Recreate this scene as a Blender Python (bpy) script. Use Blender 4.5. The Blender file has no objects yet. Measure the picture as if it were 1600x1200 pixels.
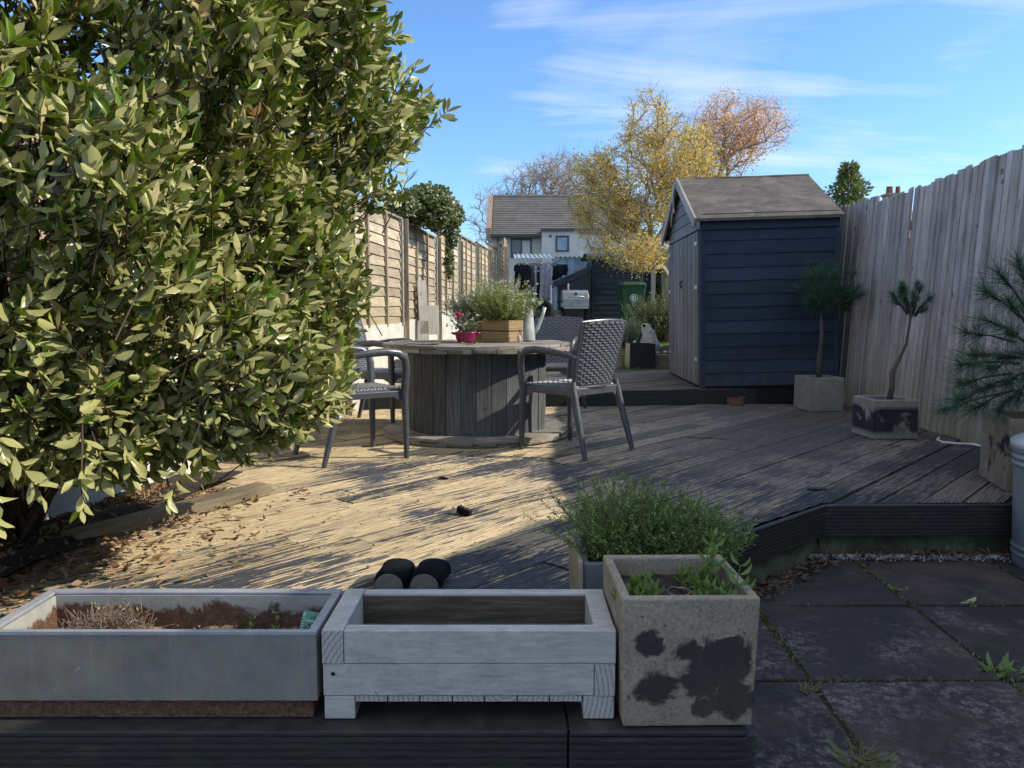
import bpy, bmesh, math, random
import numpy as np
from mathutils import Vector, Matrix, Quaternion
random.seed(7); RNG = np.random.default_rng(7)
scn = bpy.context.scene
col = scn.collection
PI = math.pi
R_ = math.radians
EYE = 0.88                      # eye above the lower deck; deck top is z = 0
PITCH = R_(5.33)
F = 0.75                        # focal length over picture width

def ray(px, py):
    u = (px - 800) / 1200; v = (600 - py) / 1200
    return u, math.cos(PITCH) + v * math.sin(PITCH), -math.sin(PITCH) + v * math.cos(PITCH)
def G(px, py, z=0.0):           # measured photo point on the level z
    a, b, c = ray(px, py); t = (z - EYE) / c
    return Vector((a * t, b * t, z))
def D(px, py, Y):               # measured photo point at distance Y
    a, b, c = ray(px, py); t = Y / b
    return Vector((a * t, Y, EYE + c * t))

# ------------------------------------------------------------------ mesh builder
class MB:
    def __init__(s): s.v = []; s.f = []; s.uv = None
    def add(s, verts, faces):
        n = len(s.v); s.v.extend([tuple(p) for p in verts]); s.f.extend([tuple(i + n for i in f) for f in faces])
    def box(s, c, d, rz=0.0, rx=0.0, ry=0.0, taper=1.0):
        x, y, z = d[0] / 2, d[1] / 2, d[2] / 2
        M = Matrix.Rotation(rz, 3, 'Z') @ Matrix.Rotation(ry, 3, 'Y') @ Matrix.Rotation(rx, 3, 'X')
        vs = []
        for sz in (-1, 1):
            k = taper if sz < 0 else 1.0
            for sx, sy in ((-1, -1), (1, -1), (1, 1), (-1, 1)):
                vs.append(M @ Vector((sx * x * k, sy * y * k, sz * z)) + Vector(c))
        s.add(vs, [(3, 2, 1, 0), (4, 5, 6, 7), (0, 1, 5, 4), (1, 2, 6, 5), (2, 3, 7, 6), (3, 0, 4, 7)]); return s
    def bx(s, x0, x1, y0, y1, z0, z1):
        return s.box(((x0 + x1) / 2, (y0 + y1) / 2, (z0 + z1) / 2), (x1 - x0, y1 - y0, z1 - z0))
    def hexa(s, p):             # eight points, bottom ring then top ring
        s.add(p, [(3, 2, 1, 0), (4, 5, 6, 7), (0, 1, 5, 4), (1, 2, 6, 5), (2, 3, 7, 6), (3, 0, 4, 7)]); return s
    def bar(s, a, b, w, h, up=(0, 0, 1), w2=None, h2=None):   # rectangular bar between two points
        a = Vector(a); b = Vector(b); d = (b - a).normalized()
        sd = d.cross(Vector(up)).normalized(); u = sd.cross(d)
        w2 = w if w2 is None else w2; h2 = h if h2 is None else h2
        r = []
        for p, ww, hh in ((a, w, h), (b, w2, h2)):
            r += [p - sd * ww / 2 - u * hh / 2, p + sd * ww / 2 - u * hh / 2, p + sd * ww / 2 + u * hh / 2, p - sd * ww / 2 + u * hh / 2]
        return s.hexa(r)
    def tube(s, pts, r, n=8, cap=True, flat=1.0):
        pts = [Vector(p) for p in pts]; m = len(pts)
        rs = r if isinstance(r, (list, tuple)) else [r] * m
        vs = []; ref = None
        for i, p in enumerate(pts):
            d = (pts[min(i + 1, m - 1)] - pts[max(i - 1, 0)])
            d = d.normalized() if d.length > 1e-9 else Vector((0, 0, 1))
            if ref is None:
                ref = Vector((0, 0, 1)) if abs(d.z) < .9 else Vector((1, 0, 0))
            sd = d.cross(ref)
            if sd.length < 1e-5: sd = d.cross(Vector((0, 1, 0.1)))
            sd.normalize(); u = sd.cross(d).normalized(); ref = u
            for k in range(n):
                a = 2 * PI * k / n
                vs.append(p + sd * math.cos(a) * rs[i] + u * math.sin(a) * rs[i] * flat)
        fs = []
        for i in range(m - 1):
            for k in range(n):
                a = i * n + k; b = i * n + (k + 1) % n
                fs.append((a, b, b + n, a + n))
        if cap: fs.append(tuple(range(n - 1, -1, -1))); fs.append(tuple((m - 1) * n + k for k in range(n)))
        s.add(vs, fs); return s
    def lathe(s, prof, n=32, c=(0, 0, 0), closed=False):     # prof = list of (r, z)
        vs = []
        for r, z in prof:
            for k in range(n):
                a = 2 * PI * k / n
                vs.append((c[0] + r * math.cos(a), c[1] + r * math.sin(a), c[2] + z))
        fs = []; m = len(prof)
        for i in range(m - 1 if not closed else m):
            j = (i + 1) % m
            for k in range(n):
                fs.append((i * n + k, i * n + (k + 1) % n, j * n + (k + 1) % n, j * n + k))
        if not closed:
            if prof[0][0] > 1e-4: fs.append(tuple(range(n - 1, -1, -1)))
            if prof[-1][0] > 1e-4: fs.append(tuple((m - 1) * n + k for k in range(n)))
        s.add(vs, fs); return s
    def prism(s, poly, o, ex, ey, ez):                       # polygon in (ex, ey) pushed along ez
        o = Vector(o); ex = Vector(ex); ey = Vector(ey); ez = Vector(ez); n = len(poly)
        a = [o + ex * p[0] + ey * p[1] for p in poly]; b = [q + ez for q in a]
        s.add(a + b, [tuple(range(n - 1, -1, -1)), tuple(range(n, 2 * n))] + [(i, (i + 1) % n, (i + 1) % n + n, i + n) for i in range(n)]); return s
    def grid(s, P):                                          # P[i][j] points
        m = len(P); n = len(P[0])
        s.add([p for r in P for p in r], [(i * n + j, i * n + j + 1, (i + 1) * n + j + 1, (i + 1) * n + j) for i in range(m - 1) for j in range(n - 1)]); return s
    def xform(s, M):
        s.v = [tuple(M @ Vector(p)) for p in s.v]; return s
    def build(s, name, mat, parent=None, smooth=False, bevel=0.0, seg=2, autos=None):
        me = bpy.data.meshes.new(name); me.from_pydata(s.v, [], s.f)
        if bevel or smooth or autos:
            b = bmesh.new(); b.from_mesh(me); bmesh.ops.recalc_face_normals(b, faces=b.faces); b.to_mesh(me); b.free()
        me.update(); o = bpy.data.objects.new(name, me); col.objects.link(o)
        me.materials.append(mat)
        if smooth: me.polygons.foreach_set('use_smooth', [True] * len(me.polygons))
        if autos is not None:
            me.polygons.foreach_set('use_smooth', [True] * len(me.polygons)); me.set_sharp_from_angle(angle=R_(autos))
        if parent: o.parent = parent
        if bevel:
            m = o.modifiers.new('Bevel', 'BEVEL'); m.width = bevel; m.segments = seg; m.limit_method = 'ANGLE'; m.angle_limit = R_(40)
        return o

def np_obj(name, V, Fs, mat, parent=None, smooth=False, uv=None):
    """V (n,3); Fs list of (m,k) index arrays"""
    me = bpy.data.meshes.new(name)
    V = np.asarray(V, dtype=np.float32); me.vertices.add(len(V)); me.vertices.foreach_set('co', V.ravel())
    li = np.concatenate([f.ravel() for f in Fs]).astype(np.int32)
    tot = np.concatenate([np.full(len(f), f.shape[1]) for f in Fs]).astype(np.int32)
    st = np.concatenate([[0], np.cumsum(tot)[:-1]]).astype(np.int32)
    me.loops.add(len(li)); me.loops.foreach_set('vertex_index', li)
    me.polygons.add(len(tot)); me.polygons.foreach_set('loop_start', st); me.polygons.foreach_set('loop_total', tot)
    if smooth: me.polygons.foreach_set('use_smooth', np.ones(len(tot), dtype=bool))
    if uv is not None:
        l = me.uv_layers.new(name='UVMap'); l.data.foreach_set('uv', np.asarray(uv, dtype=np.float32)[li].ravel())
    me.update(calc_edges=True); me.validate()
    o = bpy.data.objects.new(name, me); col.objects.link(o); me.materials.append(mat)
    if parent: o.parent = parent
    return o

def basis(d, n):                # rows-> matrices whose columns are (side, length, normal)
    d = d / np.linalg.norm(d, axis=1, keepdims=True)
    s = np.cross(d, n); s /= np.linalg.norm(s, axis=1, keepdims=True) + 1e-9
    n2 = np.cross(s, d)
    return np.stack([s, d, n2], axis=2)
def scatter(T, pos, R, sc):     # template T = (V, [F..]) copied to every pos
    TV, TF = T; n = len(pos); k = len(TV)
    loc = TV[None] * sc[:, None, :]
    V = np.einsum('nij,nkj->nki', R, loc) + pos[:, None, :]
    off = (np.arange(n) * k)[:, None, None]
    return V.reshape(-1, 3), [(f[None] + off).reshape(-1, f.shape[1]) for f in TF]
def merge(parts):
    Vs = []; fs = {}; o = 0
    for V, Fl in parts:
        Vs.append(V)
        for f in Fl: fs.setdefault(f.shape[1], []).append(f + o)
        o += len(V)
    return np.concatenate(Vs), [np.concatenate(x) for x in fs.values()]
def leafT(fold=.18, curl=-.25, w=(0.62, 1.0, 0.72)):         # unit leaf, length 1, half width .5
    V = [(0, 0, 0)]; ys = (.25, .52, .8)
    for y, ww in zip(ys, w):
        z = curl * y * y
        V += [(-.5 * ww, y, z + fold * ww), (0, y, z), (.5 * ww, y, z + fold * ww)]
    V += [(0, 1, curl)]
    q = np.array([(1, 2, 5, 4), (2, 3, 6, 5), (4, 5, 8, 7), (5, 6, 9, 8)]); t = np.array([(0, 2, 1), (0, 3, 2), (7, 8, 10), (8, 9, 10)])
    return np.array(V, float), [q, t]
LEAF = leafT()
FLATLEAF = (np.array([(0, 0, 0), (-.5, .5, .06), (.5, .5, .06), (0, 1, -.1)], float), [np.array([(0, 2, 3, 1)])])
NEEDLE = (np.array([(-.5, 0, 0), (.5, 0, 0), (0, 1, 0)], float), [np.array([(0, 1, 2)])])
def unit(v): return v / (np.linalg.norm(v, axis=-1, keepdims=True) + 1e-9)
def rdir(n): return unit(RNG.normal(size=(n, 3)))
def prisms(P0, P1, r0, r1, n=4):   # many thin tapered tubes from numpy end points
    d = unit(P1 - P0); ref = np.where(np.abs(d[:, 2:3]) > .9, np.array([[1., 0, 0]]), np.array([[0, 0, 1.]]))
    s = unit(np.cross(d, ref)); u = np.cross(s, d); m = len(P0)
    a = np.arange(n) * 2 * PI / n
    ring = s[:, None, :] * np.cos(a)[None, :, None] + u[:, None, :] * np.sin(a)[None, :, None]
    V = np.concatenate([P0[:, None] + ring * np.reshape(r0, (-1, 1, 1)), P1[:, None] + ring * np.reshape(r1, (-1, 1, 1))], axis=1)
    k = np.arange(n); f = np.stack([k, (k + 1) % n, (k + 1) % n + n, k + n], axis=1)
    return V.reshape(-1, 3), [(f[None] + (np.arange(m) * 2 * n)[:, None, None]).reshape(-1, 4)]

# ------------------------------------------------------------------ object helpers
def thing(name, label, cat, loc=(0, 0, 0), rz=0.0, group=None):
    o = bpy.data.objects.new(name, None); col.objects.link(o); o.location = loc; o.rotation_euler = (0, 0, rz)
    o.empty_display_size = .1
    return tag(o, label, cat, group)
def tag(o, label, cat, group=None):
    o['label'] = label; o['category'] = cat
    if group: o['group'] = group
    return o
def struct(o): o['kind'] = 'structure'; return o
def stuff(o, label, cat): o['kind'] = 'stuff'; return tag(o, label, cat)
def copy_tree(o, parent=None):
    c = o.copy(); col.objects.link(c); c.parent = parent
    for ch in list(o.children): copy_tree(ch, c)
    return c

# ------------------------------------------------------------------ material helpers
class NT:
    def __init__(s, name):
        s.m = bpy.data.materials.new(name); s.m.use_nodes = True; s.t = s.m.node_tree; s.t.nodes.clear()
        s.out = s.t.nodes.new('ShaderNodeOutputMaterial')
    def n(s, typ, ins=None, **props):
        nd = s.t.nodes.new('ShaderNode' + typ)
        for k, v in props.items(): setattr(nd, k, v)
        for k, v in (ins or {}).items():
            sock = nd.inputs[k]
            if isinstance(v, bpy.types.NodeSocket): s.t.links.new(v, sock)
            elif isinstance(v, (tuple, list)) and len(v) == 3 and sock.type == 'RGBA': sock.default_value = (*v, 1)
            else: sock.default_value = v
        return nd
    def coord(s, kind='Object', scale=(1, 1, 1), rot=(0, 0, 0), loc=(0, 0, 0)):
        c = s.n('TexCoord').outputs[kind]
        return s.n('Mapping', {'Vector': c, 'Scale': scale, 'Rotation': rot, 'Location': loc}).outputs[0]
    def world(s, scale=(1, 1, 1), rot=(0, 0, 0), loc=(0, 0, 0)):
        c = s.n('NewGeometry').outputs['Position']
        return s.n('Mapping', {'Vector': c, 'Scale': scale, 'Rotation': rot, 'Location': loc}).outputs[0]
    def noise(s, vec, scale=5, detail=6, rough=.6, dist=0.0):
        return s.n('TexNoise', {'Vector': vec, 'Scale': scale, 'Detail': detail, 'Roughness': rough, 'Distortion': dist}).outputs[0]
    def ramp(s, fac, stops, mode='LINEAR'):
        r = s.n('ValToRGB', {'Fac': fac}); e = r.color_ramp.elements; r.color_ramp.interpolation = mode
        while len(e) < len(stops): e.new(.5)
        for el, (p, c) in zip(e, stops):
            el.position = p; el.color = (c, c, c, 1) if isinstance(c, (int, float)) else (*c, 1)
        return r.outputs[0]
    def mix(s, fac, a, b, mode='MIX'):
        nd = s.n('Mix', data_type='RGBA', blend_type=mode)
        for i, v in ((0, fac), (6, a), (7, b)):
            sock = nd.inputs[i]
            if isinstance(v, bpy.types.NodeSocket): s.t.links.new(v, sock)
            elif isinstance(v, (tuple, list)): sock.default_value = (*v, 1)
            else: sock.default_value = v
        return nd.outputs[2]
    def math(s, op, a, b=0.0, c=0.0, clamp=False):
        nd = s.n('Math', operation=op, use_clamp=clamp)
        for i, v in enumerate((a, b, c)):
            if isinstance(v, bpy.types.NodeSocket): s.t.links.new(v, nd.inputs[i])
            else: nd.inputs[i].default_value = v
        return nd.outputs[0]
    def bump(s, h, strength=.3, dist=.01, normal=None):
        i = {'Height': h, 'Strength': strength, 'Distance': dist}
        if normal is not None: i['Normal'] = normal
        return s.n('Bump', i).outputs[0]
    def island(s): return s.n('NewGeometry').outputs['Random Per Island']
    def objrand(s): return s.n('ObjectInfo').outputs['Random']
    def sep(s, v): return s.n('SeparateXYZ', {0: v}).outputs
    def pbsdf(s, color, rough=.6, normal=None, metal=0.0, spec=.5, extra=None):
        i = {'Base Color': color, 'Roughness': rough, 'Metallic': metal, 'Specular IOR Level': spec}
        if normal is not None: i['Normal'] = normal
        i.update(extra or {})
        return s.n('BsdfPrincipled', i).outputs[0]
    def done(s, shader): s.t.links.new(shader, s.out.inputs[0]); return s.m

def plain(name, c1, c2, scale=8, rough=.6, bump=.2, stretch=(1, 1, 1), metal=0, spec=.5, lo=.35, hi=.65, fine=60, dirt=None, bdist=.004, var=0.0):
    t = NT(name); v = t.coord('Object', stretch)
    a = t.noise(v, scale, 8, .65, .3); c = t.mix(t.ramp(a, [(lo, 0.0), (hi, 1.0)]), c1, c2)
    f = t.noise(v, fine, 4, .7)
    c = t.mix(.35, c, t.ramp(f, [(.3, .35), (.7, 1.0)]), 'MULTIPLY')
    if dirt: c = t.mix(t.ramp(t.noise(v, scale * .4, 8, .7, .6), [(.5, 0.0), (.66, 1.0)]), c, dirt)
    if var: c = t.mix(1.0, c, t.ramp(t.island(), [(0, 1 - var), (1, 1.0)]), 'MULTIPLY')
    r = t.ramp(f, [(.3, rough - .08), (.7, min(1, rough + .1))])
    return t.done(t.pbsdf(c, r, t.bump(t.mix(.5, a, f), bump, bdist), metal, spec))

def leafmat(name, stops, back=(.2, .22, .1), rough=.4, trans=.3, spec=.5, noise=.3, tcol=None, rib=False):
    t = NT(name); r = t.island(); c = t.ramp(r, stops)
    if rib:
        u = t.math('ABSOLUTE', t.sep(t.n('UVMap').outputs[0])[0])
        c = t.mix(t.ramp(u, [(.05, .75), (.13, 0.0)]), c, (.42, .44, .16)); c = t.mix(t.ramp(u, [(.80, 0.0), (.95, .35)]), c, (.35, .36, .10))
    nz = t.noise(t.coord('Object'), 60, 4, .6)
    c = t.mix(noise, c, t.ramp(nz, [(.3, .45), (.7, 1.3)]), 'MULTIPLY')
    bf = t.n('NewGeometry').outputs['Backfacing']
    cc = t.mix(bf, c, back)
    p = t.pbsdf(cc, rough, None, 0, spec)
    tr = t.n('BsdfTranslucent', {'Color': t.mix(.5, c, tcol or (.35, .4, .06))}).outputs[0]
    return t.done(t.n('MixShader', {0: trans, 1: p, 2: tr}).outputs[0])
# ================================================================== MATERIALS
def deck_mat():
    t = NT('weathered decking'); uv = t.n('UVMap').outputs[0]; isl = t.island()
    uvo = t.n('VectorMath', {0: uv, 1: t.n('CombineXYZ', {0: t.math('MULTIPLY', isl, 37.0), 1: t.math('MULTIPLY', isl, 11.0)}).outputs[0]}, operation='ADD').outputs[0]
    st = t.n('Mapping', {'Vector': uvo, 'Scale': (1.9, 22, 1)}).outputs[0]
    fine = t.n('Mapping', {'Vector': uvo, 'Scale': (5, 190, 1)}).outputs[0]
    n1 = t.noise(st, 2.2, 8, .72, .5); n2 = t.noise(fine, 2.0, 6, .7)
    P = t.sep(t.n('NewGeometry').outputs['Position']); X, Y = P[0], P[1]
    big = t.noise(t.world((1, 1, 1), (0, 0, R_(-47)), (3.1, 1.7, 0)), 1.15, 5, .6, .4)
    # worn-bare amount: falls off to the right and towards the front edge
    bare = t.math('MULTIPLY_ADD', X, -.10, .60)
    front = t.math('MULTIPLY', t.math('SUBTRACT', 3.3, Y), .10, clamp=True)
    bare = t.math('SUBTRACT', bare, t.math('MULTIPLY', front, .55))
    bare = t.math('ADD', bare, t.math('MULTIPLY', t.math('SUBTRACT', big, .5), 2.1))
    bare = t.math('ADD', bare, t.math('MULTIPLY', t.math('SUBTRACT', n1, .5), 1.6))
    n3 = t.noise(t.n('Mapping', {'Vector': uvo, 'Scale': (2.6, 69, 1)}).outputs[0], 1.0, 6, .72, .2)
    bare = t.math('ADD', bare, t.math('MULTIPLY', t.math('SUBTRACT', n3, .5), 1.9))
    bare = t.math('ADD', bare, t.math('MULTIPLY', t.math('SUBTRACT', isl, .5), .22))
    calm_ = t.math('MULTIPLY_ADD', X, 1.2, .1, clamp=True)
    bare = t.math('ADD', bare, t.math('MULTIPLY', t.math('SUBTRACT', 1.0, calm_), .012))
    bare = t.math('MULTIPLY_ADD', t.math('SUBTRACT', bare, .56), t.math('MULTIPLY_ADD', calm_, -.62, 1.0), .56)
    bm = t.ramp(bare, [(.49, 0.0), (.61, 1.0)])
    calm = t.math('MULTIPLY', t.math('MULTIPLY', t.math('SUBTRACT', Y, 3.7), .8, clamp=True), t.math('MULTIPLY_ADD', X, .9, -.1, clamp=True))
    rightdark = t.math('SUBTRACT', 1.0, t.math('MULTIPLY', t.math('MULTIPLY_ADD', X, .8, -1.1, clamp=True), t.math('MULTIPLY', t.math('SUBTRACT', 6.6, Y), .5, clamp=True)))
    bm = t.math('MAXIMUM', bm, t.math('MULTIPLY', t.math('MULTIPLY', calm, rightdark), .52))
    lip = t.math('MULTIPLY', t.math('SUBTRACT', Y, 1.66), 9.0, clamp=True)
    bm = t.math('MULTIPLY', bm, t.math('MULTIPLY_ADD', lip, .97, .03))
    wood = t.ramp(n2, [(.28, (.18, .125, .07)), (.5, (.54, .41, .23)), (.72, (.87, .69, .41))])
    grey = t.ramp(n2, [(.3, (.085, .075, .068)), (.7, (.28, .25, .22))])
    wood = t.mix(t.ramp(t.math('MULTIPLY_ADD', X, .42, t.math('MULTIPLY_ADD', big, .9, -.25)), [(.25, 0.0), (.85, .85)]), wood, grey)
    paint = t.ramp(n2, [(.3, (.022, .025, .032)), (.55, (.062, .066, .078)), (.75, (.125, .127, .135))])
    tonev = t.noise(t.n('Mapping', {'Vector': uvo, 'Scale': (.8, 9, 1)}).outputs[0], 2.0, 5, .65)
    wood = t.mix(t.ramp(tonev, [(.50, 0.0), (.72, .6)]), wood, t.ramp(n2, [(.3, (.12, .105, .09)), (.7, (.40, .36, .31))]))
    c = t.mix(bm, paint, wood)
    v = t.sep(uv)[1]
    g = t.math('ABSOLUTE', t.math('SUBTRACT', t.math('FRACT', t.math('MULTIPLY', v, 1 / .0145)), .5))
    gd = t.ramp(g, [(.30, 1.0), (.44, .38)])
    c = t.mix(.75, c, gd, 'MULTIPLY')  # groove dirt, deepened in colour where the ridges cast little shade
    c = t.mix(1.0, c, t.ramp(isl, [(0, .72), (1, 1.1)]), 'MULTIPLY')
    us_ = t.math('ABSOLUTE', t.math('SUBTRACT', t.math('FRACT', t.math('MULTIPLY', t.sep(uv)[0], 1 / .45)), .5)); vs_ = t.math('MINIMUM', t.math('ABSOLUTE', t.math('SUBTRACT', v, .032)), t.math('ABSOLUTE', t.math('SUBTRACT', v, .108)))
    sd_ = t.math('ADD', t.math('POWER', t.math('MULTIPLY', us_, .45), 2.0), t.math('POWER', vs_, 2.0))
    c = t.mix(t.ramp(t.math('MULTIPLY', sd_, 20000.0), [(.45, .85), (.75, 0.0)]), c, (.035, .03, .028))
    crack = t.ramp(t.noise(t.n('Mapping', {'Vector': uvo, 'Scale': (2.0, 110, 1)}).outputs[0], 1.5, 3, .5, .4), [(.32, .18), (.39, 1.0)])
    c = t.mix(.8, c, crack, 'MULTIPLY')
    h = t.math('ADD', t.math('MULTIPLY', n2, .6), t.math('MULTIPLY', n1, .7))
    return t.done(t.pbsdf(c, t.ramp(n1, [(.3, .55), (.7, .85)]), t.bump(h, .65, .006), 0, .4))

def fascia_mat(name, moss=.5):
    t = NT(name); v = t.coord('Object', (1.2, 1.2, 9)); n1 = t.noise(v, 3, 8, .7, .4); n2 = t.noise(t.coord('Object', (3, 3, 60)), 6, 5, .7)
    c = t.ramp(n2, [(.3, (.014, .014, .013)), (.7, (.048, .047, .044))])
    c = t.mix(t.ramp(n1, [(.58, 0.0), (.72, 1.0)]), c, (.10, .085, .065))
    m = t.ramp(t.noise(t.coord('Object', (1, 1, 3)), 2.5, 7, .7, .5), [(.55, 0.0), (.72, moss)])
    c = t.mix(m, c, (.05, .062, .02))
    return t.done(t.pbsdf(c, .6, t.bump(n2, .4, .003)))

def slab_mat():
    t = NT('paving stone'); isl = t.island(); w = t.world()
    off = t.n('VectorMath', {0: w, 1: t.n('CombineXYZ', {0: t.math('MULTIPLY', isl, 50.0), 1: t.math('MULTIPLY', isl, 31.0)}).outputs[0]}, operation='ADD').outputs[0]
    n1 = t.noise(off, 3.2, 8, .65, .4); n2 = t.noise(w, 55, 6, .75); n3 = t.noise(w, 220, 3, .7)
    tone = t.ramp(isl, [(0.0, (.032, .031, .031)), (.35, (.044, .041, .038)), (.6, (.056, .043, .043)), (1.0, (.066, .049, .048))])
    tone = t.mix(t.ramp(t.noise(off, 1.9, 5, .6), [(.38, 0.0), (.65, .9)]), tone, (.098, .076, .062))
    c = t.mix(t.ramp(n1, [(.35, 0.0), (.62, .85)]), tone, (.022, .021, .022))
    c = t.mix(.75, c, t.ramp(n2, [(.3, .45), (.7, 1.35)]), 'MULTIPLY')
    P = t.sep(w)
    near = t.math('MULTIPLY_ADD', P[1], -.085, .19)           # more lichen towards the house
    leftw = t.math('MULTIPLY_ADD', P[0], -.11, .13)
    a = t.math('ADD', t.noise(t.world(loc=(2.3, 5.1, 0)), 4.2, 3, .55, .3), t.math('ADD', near, leftw))
    patch = t.ramp(a, [(.44, 0.0), (.62, 1.0)])
    blob = t.ramp(t.noise(w, 34, 5, .68, .1), [(.46, 0.0), (.58, 1.0)])
    m = t.math('MULTIPLY', t.math('MULTIPLY', patch, blob), t.ramp(t.noise(w, 130, 4, .8), [(.42, 0.05), (.60, 1.0)]))
    c = t.mix(t.math('MULTIPLY', m, .62), c, (.36, .34, .325))
    h = t.math('ADD', n2, t.math('MULTIPLY', n3, .5))
    return t.done(t.pbsdf(c, .75, t.bump(h, .45, .004), 0, .35))

def lapwood_mat(name, c1, c2, moss=(.16, .17, .06), mz=None, axis='h', stripe=.5):
    """silvered fence timber; grain along x/y for lap boards, along z for upright boards"""
    t = NT(name); isl = t.island()
    sc = (1.2, 1.2, 26) if axis == 'h' else (22, 22, 1.1)
    off = t.n('VectorMath', {0: t.n('TexCoord').outputs['Object'], 1: t.n('CombineXYZ', {0: t.math('MULTIPLY', isl, 30.0), 1: 0.0, 2: t.math('MULTIPLY', isl, 17.0)}).outputs[0]}, operation='ADD').outputs[0]
    g = t.noise(t.n('Mapping', {'Vector': off, 'Scale': sc}).outputs[0], 3, 8, .7, .5)
    big = t.noise(t.n('Mapping', {'Vector': off, 'Scale': (1, 1, 1)}).outputs[0], 2.3, 6, .65)
    c = t.mix(t.ramp(g, [(.3, 0.0), (.7, 1.0)]), c1, c2)
    c = t.mix(1.0, c, t.ramp(isl, [(0, .66), (.5, .9), (1, 1.12)]), 'MULTIPLY')
    c = t.mix(.6, c, t.ramp(big, [(.3, .5), (.65, 1.15)]), 'MULTIPLY')
    P = t.sep(t.n('NewGeometry').outputs['Position'])
    if mz:
        gz = t.math('MULTIPLY', t.math('SUBTRACT', mz, P[2]), 1.3, clamp=True)
        gm = t.math('MULTIPLY', gz, t.ramp(big, [(.25, .35), (.6, 1.0)]))
        c = t.mix(gm, c, moss)
    kn = t.ramp(t.noise(t.n('Mapping', {'Vector': off, 'Scale': (9, 9, 9)}).outputs[0], 1.0, 2, .5), [(.69, 0.0), (.73, .7)])
    c = t.mix(kn, c, (.05, .035, .025))
    return t.done(t.pbsdf(c, .8, t.bump(g, .5, .004), 0, .3))

def stained_stone(name, base=(.34, .26, .17), dark=(.022, .024, .03), seed=(0, 0, 0), cover=.5, size=5, zlim=(.02, .2), blobs=()):
    t = NT(name); v = t.coord('Object'); p = t.coord('Object', loc=seed)
    n1 = t.noise(v, 7, 8, .7); n2 = t.noise(v, 130, 4, .8)
    c = t.mix(t.ramp(n1, [(.3, 0.0), (.7, 1.0)]), tuple(x * .62 for x in base), base)
    c = t.mix(.7, c, t.ramp(n2, [(.32, .4), (.6, 1.15)]), 'MULTIPLY')
    pit = t.ramp(t.noise(v, 60, 2, .5), [(.24, .25), (.32, 1.0)])
    c = t.mix(.8, c, pit, 'MULTIPLY')
    s = t.noise(p, size, 5, .55, .25)
    z = t.sep(v)[2]
    zz = t.math('MULTIPLY', t.ramp(z, [(max(zlim[0], 0.0), 0.0), (zlim[0] + .03, 1.0)]), t.ramp(z, [(zlim[1] - .03, 1.0), (zlim[1], 0.0)]))
    k = t.math('MULTIPLY', t.ramp(s, [(cover - .035, 0.0), (cover + .045, 1.0)]), zz)
    k = t.math('MULTIPLY', k, t.ramp(n2, [(.25, .72), (.5, 1.0)]))
    if blobs:
        xs = t.sep(v); best = None
        for cx, cz, rx, rz in blobs:
            d = t.math('ADD', t.math('POWER', t.math('ABSOLUTE', t.math('MULTIPLY', t.math('SUBTRACT', xs[0], cx), 1 / rx)), 2.0), t.math('POWER', t.math('ABSOLUTE', t.math('MULTIPLY', t.math('SUBTRACT', xs[2], cz), 1 / rz)), 2.0))
            e = t.math('SUBTRACT', 1.0, d); best = e if best is None else t.math('MAXIMUM', best, e)
        wob = t.math('MULTIPLY', t.math('SUBTRACT', t.noise(v, 15, 9, .72, .5), .5), 4.2)
        k = t.math('MULTIPLY', t.ramp(t.math('ADD', best, wob), [(-.25, 0.0), (.45, .93)]), t.ramp(n2, [(.25, .75), (.5, 1.0)]))
    c = t.mix(k, c, dark)
    c = t.mix(t.ramp(t.noise(v, 2.5, 6, .7), [(.5, 0.0), (.75, .5)]), c, (.10, .10, .06))
    return t.done(t.pbsdf(c, .85, t.bump(t.mix(.5, n1, n2), .5, .004), 0, .25))

def white_paint(name):
    t = NT(name); v = t.coord('Object', (6, 26, 26)); isl = t.island(); g = t.noise(v, 3, 8, .7, .6)
    c = t.ramp(g, [(.3, (.44, .41, .375)), (.6, (.64, .60, .55))])
    ch = t.ramp(t.noise(t.coord('Object', (7, 15, 15)), 2.6, 10, .78, .3), [(.63, 0.0), (.655, .9)])
    c = t.mix(ch, c, (.14, .11, .085))
    sc_ = t.ramp(t.noise(t.coord('Object', (14, 60, 60)), 3.0, 4, .6, .8), [(.29, .45), (.35, 1.0)]); c = t.mix(.4, c, sc_, 'MULTIPLY'); c = t.mix(1.0, c, t.ramp(isl, [(0, .86), (1, 1.04)]), 'MULTIPLY')
    grime = t.ramp(t.noise(t.coord('Object'), 9, 6, .7), [(.45, 1.0), (.75, .6)])
    c = t.mix(.7, c, grime, 'MULTIPLY')
    return t.done(t.pbsdf(c, .6, t.bump(g, .5, .003), 0, .4))
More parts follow.
